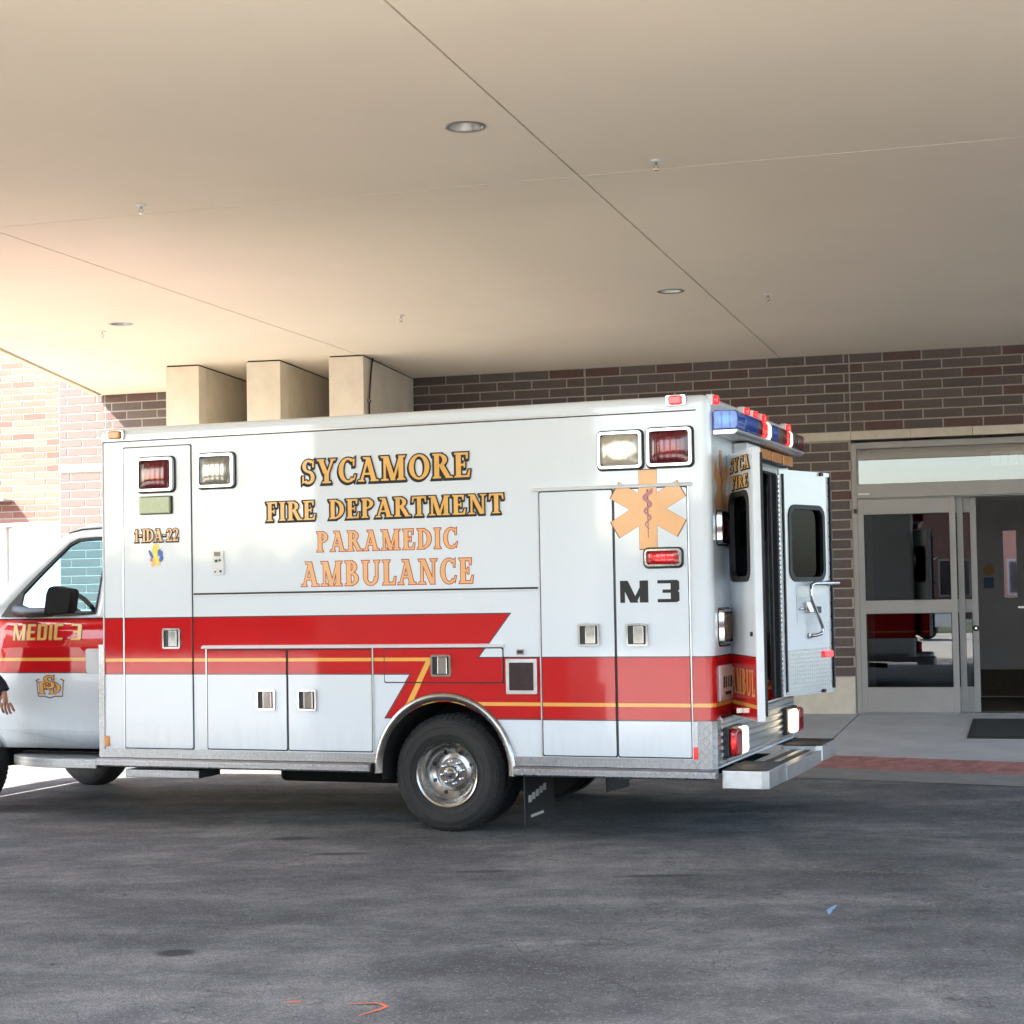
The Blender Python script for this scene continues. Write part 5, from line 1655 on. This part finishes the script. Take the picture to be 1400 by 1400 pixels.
# ================================================================== CAB
pmat('mirror_black', (0.006, 0.006, 0.006), 0.75, var=0.15, spec=0.2)
def tumble(w):
    P_ = [(0.40, 0.30), (0.49, 0.235), (0.62, 0.215), (0.82, 0.20), (0.845, 0.192), (0.99, 0.186), (1.215, 0.178), (1.235, 0.186), (1.42, 0.205), (2.02, 0.35), (2.09, 0.40)]
    for (a, va), (b, vb) in zip(P_, P_[1:]):
        if w <= b: return va + (vb - va) * max(0, (w - a)) / (b - a)
    return P_[-1][1]
def nose(u): return 0.0 if u > -1.75 else 0.30 * ((-1.75 - u) / .42) ** 2
def hood_top(u): return 1.42 if u > -1.32 else 1.42 - 0.20 * ((-1.32 - u) / .85) ** 1.3
def cab_side(far, u0, u1, name, mat='livery'):
    outl = []
    AC, AR = (-1.44, 0.40), 0.475
    low = 0.485
    pts = [(u1, low)]
    if u0 < -1.0:
        a0 = math.asin((low - AC[1]) / AR)
        pts += [(AC[0] + AR * math.cos(a0 + (math.pi - 2 * a0) * k / 18), AC[1] + AR * math.sin(a0 + (math.pi - 2 * a0) * k / 18)) for k in range(19)]
    pts += [(u0, low)]
    n = 10
    pts += [(u0 + (u1 - u0) * k / n, hood_top(u0 + (u1 - u0) * k / n)) for k in range(n + 1)]
    b = bmesh.new()
    b.faces.new([b.verts.new((x, 0, z)) for x, z in pts])
    b.normal_update()
    bmesh.ops.triangulate(b, faces=b.faces[:])
    for z in (0.62, 0.82, 0.845, 0.99, 1.215, 1.235, 1.33):
        bmesh.ops.bisect_plane(b, geom=b.verts[:] + b.edges[:] + b.faces[:], plane_co=(0, 0, z), plane_no=(0, 0, 1))
    for u in (-2.1, -2.0, -1.9, -1.8):
        if u0 < u < u1:
            bmesh.ops.bisect_plane(b, geom=b.verts[:] + b.edges[:] + b.faces[:], plane_co=(u, 0, 0), plane_no=(1, 0, 0))
    for v in b.verts:
        y = tumble(v.co.z) + nose(v.co.x)
        v.co.y = W - y if far else y
    bmesh.ops.recalc_face_normals(b, faces=b.faces[:])
    me = bpy.data.meshes.new(name); b.to_mesh(me); b.free()
    o = obj(name, me, mat, amb, smooth_a=20)
    sm = o.modifiers.new('t', 'SOLIDIFY'); sm.thickness = 0.02; sm.offset = 0.0
    return o
for far in (False, True):
    cab_side(far, -1.018, -0.004, 'cab_door')
    cab_side(far, -2.17, -1.026, 'fender')
    # greenhouse side: pillars round the window opening, leaning inboard
    yy = lambda w: (W - tumble(w)) if far else tumble(w)
    outer = [(-1.33, 1.421), (-1.00, 1.665), (-0.74, 1.87), (-0.50, 2.055), (-0.40, 2.085), (-0.2, 2.09), (-0.004, 2.095), (-0.004, 1.8), (-0.004, 1.421), (-0.5, 1.421), (-0.9, 1.421), (-1.1, 1.421)]
    inner = [(-0.985, 1.445), (-0.93, 1.53), (-0.72, 1.745), (-0.47, 1.975), (-0.40, 2.005), (-0.25, 2.012), (-0.165, 2.012), (-0.145, 1.8), (-0.165, 1.450), (-0.40, 1.436), (-0.70, 1.436), (-0.95, 1.436)]
    n = len(outer)
    gm = MB().add([(u, yy(w), w) for u, w in outer] + [(u, yy(w), w) for u, w in inner], [(i, (i + 1) % n, n + (i + 1) % n, n + i) if far else (i, n + i, n + (i + 1) % n, (i + 1) % n) for i in range(n)])
    o = obj('window_frame', gm, 'livery', amb, smooth_a=20)
    sm = o.modifiers.new('t', 'SOLIDIFY'); sm.thickness = 0.03; sm.offset = 0.0
    s = -1 if not far else 1
    in2 = [(u + (.018 if u < -.6 else (-.014 if u > -.3 else 0)), w + (.014 if w < 1.5 else (-.020 if w > 1.9 else -.016))) for u, w in inner]
    rg = MB().add([(u, yy(w) + s * .004, w) for u, w in inner] + [(u, yy(w) + s * .003, w) for u, w in in2], [(i, n + i, n + (i + 1) % n, (i + 1) % n) if not far else (i, (i + 1) % n, n + (i + 1) % n, n + i) for i in range(n)])
    o = obj('window_rubber', rg, 'rubber', amb)
    sm = o.modifiers.new('t', 'SOLIDIFY'); sm.thickness = 0.03; sm.offset = 0.0
    gp = MB().add([(u, yy(w) - s * .006, w) for u, w in inner], [tuple(range(n))])
    obj('side_window', gp, 'cab_glass', amb)
    # black mirror sail at the front corner of the window
    sl_ = [(-0.985, 1.443), (-0.83, 1.438), (-0.812, 1.595), (-0.815, 1.625), (-0.93, 1.52)]
    o = obj('mirror_sail', MB().prism(sl_, 0, .02 * s, 'y'), 'black_plastic', amb)
    for q in o.data.vertices: q.co.y += yy(q.co.z) + s * .005
    # door mirror
    y0 = (0.0 if not far else W)
    mrr = obj('door_mirror', MB().prism([(-0.43, 1.452), (-0.225, 1.462), (-0.205, 1.485), (-0.185, 1.615), (-0.20, 1.635), (-0.345, 1.660), (-0.385, 1.650), (-0.405, 1.61)], y0 + s * .11 * -1 * 0 - .05, y0 + .05, 'y'), 'mirror_black', amb, bev=0.018, seg=3)
    mrr.location.y = s * 0.02
    obj('mirror_arm', MB().tube([(-0.86, yy(1.5), 1.49), (-0.62, y0 + s * -0.02, 1.475), (-0.40, y0 + s * .0, 1.475)], [0.05, 0.035, 0.03], 10).tube([(-0.86, yy(1.5), 1.47), (-0.62, y0 + s * -0.02, 1.455), (-0.40, y0, 1.46)], 0.022, 8), 'black_plastic', amb, smooth_a=60)
# roof, windshield, hood, front
rf = MB()
N = 12
rows = []
for u, wz in ((-0.50, 2.050), (-0.44, 2.085), (-0.30, 2.10), (-0.003, 2.105)):
    row = []
    for k in range(N + 1):
        t = k / N
        ye = tumble(2.06)
        row.append((u - 0.06 * math.sin(math.pi * t), ye + (W - 2 * ye) * t, wz - .012 + 0.060 * math.sin(math.pi * t) ** .6))
    rows.append(row)
for row in rows: rf.v += row
for i in range(3):
    for k in range(N):
        rf.f.append((i * (N + 1) + k, (i + 1) * (N + 1) + k, (i + 1) * (N + 1) + k + 1, i * (N + 1) + k + 1)); rf.m.append(0)
o = obj('cab_roof', rf, 'livery', amb, smooth_a=40)
sm = o.modifiers.new('t', 'SOLIDIFY'); sm.thickness = 0.02; sm.offset = 0.0
gu = MB()
for far in (0, 1):
    y = lambda w, d: (W - tumble(w) + d) if far else (tumble(w) - d)
    gu.tube([(-0.50, y(2.05, .012), 2.050), (-0.40, y(2.07, .014), 2.074), (-0.2, y(2.08, .014), 2.080), (-0.004, y(2.085, .014), 2.086)], 0.008, 6)
obj('drip_gutter', gu, 'black_plastic', amb)
ws = MB()
rows = []
for t in (0, .25, .5, .75, 1):
    u, w = -1.33 + .83 * t, 1.43 + .62 * t
    ye = tumble(w) + .01
    rows.append([(u - 0.16 * math.sin(math.pi * k / 10), ye + (W - 2 * ye) * k / 10, w) for k in range(11)])
for r_ in rows: ws.v += r_
for i in range(4):
    for k in range(10):
        ws.f.append((i * 11 + k, (i + 1) * 11 + k, (i + 1) * 11 + k + 1, i * 11 + k + 1)); ws.m.append(0)
obj('windshield', ws, 'cab_glass', amb, smooth_a=60)
hd = MB()
rows = []
for u in (-1.30, -1.5, -1.7, -1.9, -2.08, -2.17):
    ye = tumble(hood_top(u)) + nose(u)
    rows.append([(u - 0.10 * math.sin(math.pi * k / 12), ye + (W - 2 * ye) * k / 12, hood_top(u) + 0.05 * math.sin(math.pi * k / 12) ** .7) for k in range(13)])
for r_ in rows: hd.v += r_
for i in range(5):
    for k in range(12):
        hd.f.append((i * 13 + k, i * 13 + k + 1, (i + 1) * 13 + k + 1, (i + 1) * 13 + k)); hd.m.append(0)
obj('hood', hd, 'livery', amb, smooth_a=40)
yn = tumble(1.1) + nose(-2.17)
fr = MB().box((-2.28, yn, 0.72), (-2.16, W - yn, 1.16))
obj('front_panel', fr, 'livery', amb, bev=0.04)
gr = obj('grille', MB().box((-2.30, yn + .38, 0.80), (-2.275, W - yn - .38, 1.10)), 'chrome', amb, bev=0.01)
for k in range(4):
    obj('grille_bar', MB().box((-2.315, yn + .42, 0.835 + k * .065), (-2.301, W - yn - .42, 0.865 + k * .065)), 'black_plastic', gr)
for y in (yn + .06, W - yn - .34):
    obj('headlamp', MB().box((-2.31, y, 0.84), (-2.275, y + .28, 1.08)), 'clear_lens', amb, bev=0.03)
obj('front_bumper', MB().box((-2.40, 0.22, 0.42), (-2.22, W - .22, 0.66)), 'chrome', amb, bev=0.04)
# cab floor, dash, steering wheel, seats
obj('cab_floor', MB().box((-1.6, 0.30, 0.50), (-0.01, W - .30, 0.56)).box((-1.75, 0.4, 0.56), (-1.45, W - .4, 1.40)), 'chassis', amb)
obj('dashboard', MB().prism([(-1.50, 1.0), (-0.88, 0.95), (-0.84, 1.28), (-0.93, 1.47), (-1.36, 1.44)], 0.28, W - 0.28, 'y'), 'black_plastic', amb, bev=0.03)
swm = MB()
C_ = Vector((-0.60, 0.64, 1.44)); nrm = Vector((0.85, 0, 0.52)).normalized(); e1 = Vector((0, 1, 0)); e2 = nrm.cross(e1).normalized()
swm.tube([C_ + (e1 * math.cos(a * math.pi / 16) + e2 * math.sin(a * math.pi / 16)) * 0.205 for a in range(33)], 0.019, 8, cap=False)
swm.tube([C_ + e1 * .2, C_ + e1 * .06 - nrm * .04, C_ - e1 * .06 - nrm * .04, C_ - e1 * .2], [.02, .055, .055, .02], 8)
swm.tube([C_ - nrm * .06, C_ - nrm * .02], [.10, .085], 14)
swm.tube([C_ - nrm * .05, C_ - nrm * .42], .035, 8)
obj('steering_wheel', swm, 'black_plastic', amb, smooth_a=50)
for y in (0.42, 1.42):
    st_ = obj('cab_seat', MB().box((-0.42, y, 0.80), (0.0, y + .50, 0.98)), 'seat_cloth', amb, bev=0.05, seg=3)
    obj('seat_back', MB().prism([(-0.10, 0.96), (0.0, 0.96), (0.03, 1.58), (-0.05, 1.60)], y, y + .5, 'y'), 'seat_cloth', st_, bev=0.03)
obj('radio_console', MB().box((-1.02, 1.08, 0.6), (-0.55, 1.32, 1.15)), 'black_plastic', amb, bev=0.02)
obj('rear_view_mirror', MB().box((-0.62, 1.08, 1.80), (-0.59, 1.32, 1.87)).tube([(-0.61, 1.2, 1.87), (-0.72, 1.2, 1.93)], .008, 6), 'black_plastic', amb, bev=0.008)
obj('spotlight', MB().tube([(-0.55, 1.0, 1.73), (-0.42, 1.0, 1.71)], [.035, .03], 10).tube([(-0.45, 1.0, 1.71), (-0.15, 1.0, 1.64)], .014, 8), 'black_plastic', amb)
# cab decals
CAB = lambda d: (lambda x, z, l: (x, tumble(z) - d - l, z))
lettering('cab_lettering', '3', BLOCK, -0.375, -0.275, 1.270, 1.386, CAB(.012), amb, 'gold', 'brown_ink', 0.03, shear=0.03)
lettering('cab_lettering', 'MEDIC', BLOCK, -0.875, -0.435, 1.270, 1.386, CAB(.012), amb, 'gold', 'brown_ink', 0.03, track=0.06, shear=0.03)
sf = MB()
fnC = CAB(.011)
lettering('monogram', 'F', SERIF, -0.650, -0.560, 0.880, 0.965, CAB(.011), amb, 'gold', 'brown_ink', 0.05)
lettering('monogram', 'D', SERIF, -0.560, -0.455, 0.880, 0.965, CAB(.013), amb, 'gold', 'brown_ink', 0.05)
lettering('monogram', 'S', SERIF, -0.600, -0.500, 0.920, 1.012, CAB(.019), amb, 'gold', 'brown_ink', 0.06)
ol = [(-0.665, 0.975), (-0.655, 0.862), (-0.60, 0.862), (-0.555, 0.850), (-0.51, 0.862), (-0.445, 0.862), (-0.435, 0.975)]
for a, b in list(zip(ol, ol[1:])) + [((-0.675, 0.975), (-0.64, 0.988)), ((-0.46, 0.988), (-0.425, 0.975))]:
    d = (Vector(b) - Vector(a)).normalized(); nn = Vector((-d.y, d.x)) * .0045
    sf.add([fnC(p[0] + nn.x * k, p[1] + nn.y * k, .0004) for p, k in ((a, -1), (b, -1), (b, 1), (a, 1))], [(0, 1, 2, 3)])
obj('monogram_frame', sf, 'brown_ink', amb)
o = obj('fuel_door', MB().prism(rr(-0.236, 1.030, -0.096, 1.206, .02), -.004, .004, 'y'), 'white_trim', amb, bev=0.003)
for q in o.data.vertices: q.co.y += tumble(q.co.z) - .012

# ================================================================== PERSON beside the cab (only sleeve and hand reach into view)
def skinned(chains, name):
    """chains: list of dicts(nodes={key:(pos, radius)}, edges=[...], root=key) -> one merged mesh"""
    bmA = bmesh.new()
    for c in chains:
        keys = list(c['nodes'])
        me = bpy.data.meshes.new('tmp')
        me.from_pydata([c['nodes'][k][0] for k in keys], [(keys.index(a), keys.index(b)) for a, b in c['edges']], [])
        o = bpy.data.objects.new('tmp', me)
        COL.objects.link(o)
        o.modifiers.new('skin', 'SKIN')
        sv = me.skin_vertices[0].data if me.skin_vertices else None
        if sv is None:
            bm_ = bmesh.new(); bm_.from_mesh(me); bm_.verts.layers.skin.verify(); bm_.to_mesh(me); bm_.free()
            sv = me.skin_vertices[0].data
        for i, k in enumerate(keys):
            r_ = c['nodes'][k][1]
            sv[i].radius = r_ if isinstance(r_, tuple) else (r_, r_)
            sv[i].use_root = (k == c['root'])
        o.modifiers['skin'].use_smooth_shade = True
        s = o.modifiers.new('sub', 'SUBSURF'); s.levels = 2; s.render_levels = 2
        bpy.context.view_layer.update()
        dg = bpy.context.evaluated_depsgraph_get()
        ev = bpy.data.meshes.new_from_object(o.evaluated_get(dg))
        bmA.from_mesh(ev)
        bpy.data.objects.remove(o); bpy.data.meshes.remove(me); bpy.data.meshes.remove(ev)
    me = bpy.data.meshes.new(name)
    bmA.to_mesh(me); bmA.free()
    me.polygons.foreach_set('use_smooth', [True] * len(me.polygons))
    return me
pu, pv = -0.90, -0.30
Wr = Vector((-0.440, -0.505, 0.945))
B = {'pel': ((pu, pv, 0.95), (.15, .13)), 'belly': ((pu, pv, 1.10), (.16, .13)), 'chest': ((pu - .01, pv, 1.30), (.18, .14)), 'neckb': ((pu - .01, pv, 1.47), (.075, .075)), 'neck': ((pu - .03, pv, 1.55), (.06, .06)),
     'head': ((pu - .05, pv, 1.66), (.085, .10)), 'crown': ((pu - .04, pv, 1.75), (.07, .08)),
     'lsh': ((pu + .01, pv - .19, 1.43), .075), 'lel': ((-0.72, -0.53, 1.17), .055), 'lfo': ((-0.59, -0.52, 1.06), .052), 'lwr': (tuple(Wr), .043),
     'rsh': ((pu + .01, pv + .19, 1.43), .075), 'rel': ((pu + .02, pv + .25, 1.15), .055), 'rwr': ((pu - .08, pv + .24, 0.93), .04), 'rha': ((pu - .10, pv + .24, 0.85), (.04, .03)),
     'lhip': ((pu, pv - .10, 0.90), .10), 'lkn': ((pu - .01, pv - .11, 0.50), .07), 'lan': ((pu + .02, pv - .11, 0.10), .048), 'lheel': ((pu + .03, pv - .11, 0.045), .04), 'ltoe': ((pu - .19, pv - .12, 0.035), .035),
     'rhip': ((pu, pv + .10, 0.90), .10), 'rkn': ((pu - .06, pv + .11, 0.50), .07), 'ran': ((pu - .04, pv + .11, 0.10), .048), 'rheel': ((pu - .03, pv + .11, 0.045), .04), 'rtoe': ((pu - .25, pv + .12, 0.035), .035)}
E_ = [('pel', 'belly'), ('belly', 'chest'), ('chest', 'neckb'), ('neckb', 'neck'), ('neck', 'head'), ('head', 'crown'), ('chest', 'lsh'), ('lsh', 'lel'), ('lel', 'lfo'), ('lfo', 'lwr'), ('chest', 'rsh'), ('rsh', 'rel'), ('rel', 'rwr'), ('rwr', 'rha'),
      ('pel', 'lhip'), ('lhip', 'lkn'), ('lkn', 'lan'), ('lan', 'lheel'), ('lheel', 'ltoe'), ('pel', 'rhip'), ('rhip', 'rkn'), ('rkn', 'ran'), ('ran', 'rheel'), ('rheel', 'rtoe')]
chains = [dict(nodes=B, edges=E_, root='pel')]
# hanging left hand: palm then five fingers, slightly curled (front of the hand towards -u)
palm0, palm1 = Wr + Vector((.004, 0, -.015)), Wr + Vector((.015, .005, -.095))
chains.append(dict(nodes={'a': (tuple(Wr + Vector((-.01, 0, .04))), (.028, .022)), 'b': (tuple(palm0), (.030, .020)), 'c': (tuple((palm0 + palm1) / 2), (.042, .019)), 'd': (tuple(palm1), (.041, .017))}, edges=[('a', 'b'), ('b', 'c'), ('c', 'd')], root='b'))
for k, (du, ln) in enumerate(((-.032, .070), (-.011, .080), (.010, .076), (.030, .058))):
    p = palm1 + Vector((du, 0, .012))
    q1 = p + Vector((du * .25, .006 + .004 * k, -ln * .50)); q2 = q1 + Vector((-.004, .018, -ln * .34)); q3 = q2 + Vector((-.004, .020, -ln * .22))
    chains.append(dict(nodes={'a': (tuple(p), .0105), 'b': (tuple(q1), .0098), 'c': (tuple(q2), .0090), 'd': (tuple(q3), .0078)}, edges=[('a', 'b'), ('b', 'c'), ('c', 'd')], root='a'))
p = palm0 + Vector((-.022, .004, -.018)); q1 = p + Vector((-.028, .010, -.030)); q2 = q1 + Vector((-.010, .012, -.030)); q3 = q2 + Vector((-.002, .008, -.022))
chains.append(dict(nodes={'a': (tuple(p), .014), 'b': (tuple(q1), .0125), 'c': (tuple(q2), .0108), 'd': (tuple(q3), .009)}, edges=[('a', 'b'), ('b', 'c'), ('c', 'd')], root='a'))
pme_ = skinned(chains, 'person')
for k in ('navy_cloth', 'skin', 'hair', 'black_plastic'): pme_.materials.append(M[k])
for f in pme_.polygons:
    c = f.center
    mi = 0
    if c.z > 1.52: mi = 1
    if c.z > 1.70 or (c.z > 1.58 and c.x > pu - .01): mi = 2
    if c.z < 0.09: mi = 3
    if c.z < Wr.z - 0.004 and c.x > -0.55 and c.z > .6: mi = 1
    if c.y > pv + .15 and 0.7 < c.z < 0.92 and c.x < pu - .04: mi = 1
    f.material_index = mi
person = link('person', pme_, None)
person.location = A_POS
person.rotation_euler = (0, 0, A_YAW)
tag(person, 'person in dark navy sleeve, hand hanging beside the cab door at left edge', 'person')
# ragged cuff
cf = MB().tube([tuple(Wr + Vector((-.075, -.008, .075))), tuple(Wr + Vector((-.03, -.004, .03))), tuple(Wr + Vector((-.004, 0, -.012)))], [.054, .053, .049], 16)
obj('sleeve_cuff', cf, 'navy_cloth', person, smooth_a=60)

# ================================================================== SURROUNDINGS behind the camera (seen only as reflections)
lawn = tag(obj('lawn', MB().quad((-60, -30, 0.01), (40, -30, 0.01), (40, -15, 0.01), (-60, -15, 0.01)), 'grass_soil'), kind='structure')
def front_pier(u0, u1, lab):
    pr = empty('canopy_support', lab, 'pier', W_POS, W_YAW)
    obj('shaft', MB().box((u0, -15.9, 0.62), (u1, -15.1, ZC)), 'stucco', pr, bev=0.01)
    obj('plinth', MB().box((u0 - .05, -15.95, 0), (u1 + .05, -15.05, 0.618)), 'limestone', pr, bev=0.01)
front_pier(-6.2, -3.3, 'broad stucco canopy support left of the camera, seen mirrored in the ambulance side')
front_pier(4.6, 6.6, 'broad stucco canopy support right of the camera')
bld = empty('brick_building', 'long low brick building across the lot, seen in the door glass', 'building', (-14, -38, 0))
obj('wall', MB().box((-22, -8, 0), (24, 0, 5.0)), 'brick_red', bld)
obj('roof_coping', MB().box((-22.2, -8.2, 5.0), (24.2, 0.2, 5.25)), 'limestone', bld)
for r_ in range(1):
    for k in range(14):
        x = -20 + k * 3.1
        w_ = obj('window', MB().box((x, -.05, 1.0 + r_ * 3.4), (x + 1.5, .04, 2.7 + r_ * 3.4)), 'frame', bld)
        obj('pane', MB().box((x + .08, .041, 1.08 + r_ * 3.4), (x + 1.42, .05, 2.62 + r_ * 3.4)), 'smoke_lens', w_)
def bare_tree(x, y, h, seed, lab):
    rn = random.Random(seed)
    t = empty('bare_tree', lab, 'tree', (x, y, 0), 0, 'bare trees across the lot')
    tr, cr = MB(), MB()
    tr.tube([(0, 0, 0), (.1, 0, h * .2), (0, .1, h * .42)], [.22, .17, .13], 8)
    def br(p, d, l, r_, lv):
        q = p + d * l
        m_ = p + d * l * .5 + Vector((rn.uniform(-1, 1), rn.uniform(-1, 1), rn.uniform(-.3, .6))) * l * .08
        cr.tube([p, m_, q], [r_, r_ * .8, r_ * .55], 5 if lv > 1 else 6, cap=False)
        if lv < 4:
            for _ in range(3 if lv else 4):
                nd_ = (d + Vector((rn.uniform(-1, 1), rn.uniform(-1, 1), rn.uniform(-.2, .8))) * .75).normalized()
                br(p + d * l * rn.uniform(.5, 1.0), nd_, l * rn.uniform(.55, .8), r_ * .55, lv + 1)
    for k in range(5):
        a = k * 1.25 + rn.random()
        br(Vector((0, 0, h * (.25 + .035 * k))), Vector((math.cos(a), math.sin(a), 1.1)).normalized(), h * .26, .075, 1)
    obj('trunk', tr, 'bark', t, smooth_a=60)
    obj('crown', cr, 'bark', t)
bare_tree(-9.5, -17, 4.6, 3, 'bare tree on the lawn across the lot, left one')
bare_tree(-4.0, -22, 5, 5, 'bare tree on the lawn across the lot, right one')
bare_tree(-17, -20, 5, 8, 'bare tree on the lawn across the lot, far left')
pk = empty('parked_car', 'white parked car across the lot, mirrored in the lower door glass', 'car', (-7.3, -9.0, 0), R(12))
pmat('car_white', (0.75, 0.75, 0.73), 0.2, coat=0.5, var=0.03)
obj('body', MB().prism([(-2.2, .35), (2.2, .35), (2.25, .7), (2.1, .95), (1.1, 1.02), (.5, 1.5), (-1.1, 1.52), (-1.8, 1.05), (-2.2, .95)], -.85, .85, 'y'), 'car_white', pk, bev=0.06, seg=3)
obj('window', MB().prism([(.95, 1.05), (.45, 1.44), (-1.05, 1.46), (-1.6, 1.05)], .852, .858, 'y').prism([(.95, 1.05), (.45, 1.44), (-1.05, 1.46), (-1.6, 1.05)], -.858, -.852, 'y'), 'smoke_lens', pk)
for x in (-1.35, 1.4):
    for y in (-.78, .78):
        w_ = obj('wheel', MB().lathe([(.0, -.1), (.2, -.1), (.3, -.1), (.33, -.06), (.33, .06), (.3, .1), (.0, .1)], axis='y', n=24), 'tyre', pk, loc=(x, y, .33))
        obj('rim', MB().lathe([(.0, -.105), (.19, -.105), (.2, -.1)], axis='y', n=20).lathe([(.2, .1), (.19, .105), (.0, .105)], axis='y', n=20), 'steel', w_)
for y in (-.6, .6):
    obj('headlight', MB().box((2.14, y - .16, .72), (2.26, y + .16, .88)), 'clear_lens', pk, bev=0.02)

# hedge added out of view, left behind the camera, to darken the side's reflections
hg = empty('hedge', 'long clipped hedge added out of view to darken the reflections in the ambulance side', 'hedge', (-50, 8, 0), math.atan2(-39, 36))
rn = random.Random(11)
hm = MB()
HL = 53.0
for i in range(2600):
    x, y, z = rn.uniform(0, HL), rn.uniform(-.9, .9), rn.uniform(0.1, 2.7 + .35 * math.sin(rn.random() * 6))
    c = Vector((x, y, z)); a = Vector((rn.uniform(-1, 1), rn.uniform(-1, 1), rn.uniform(-1, 1))).normalized(); b = a.orthogonal().normalized(); k = rn.uniform(.12, .26)
    hm.quad(c - a * k - b * k, c + a * k - b * k, c + a * k + b * k, c - a * k + b * k)
tag(obj('foliage', hm, 'hedge_leaf', hg), kind='stuff')
obj('hedge_core', MB().box((0, -.75, 0), (HL, .75, 2.55)), 'hedge_leaf', hg)
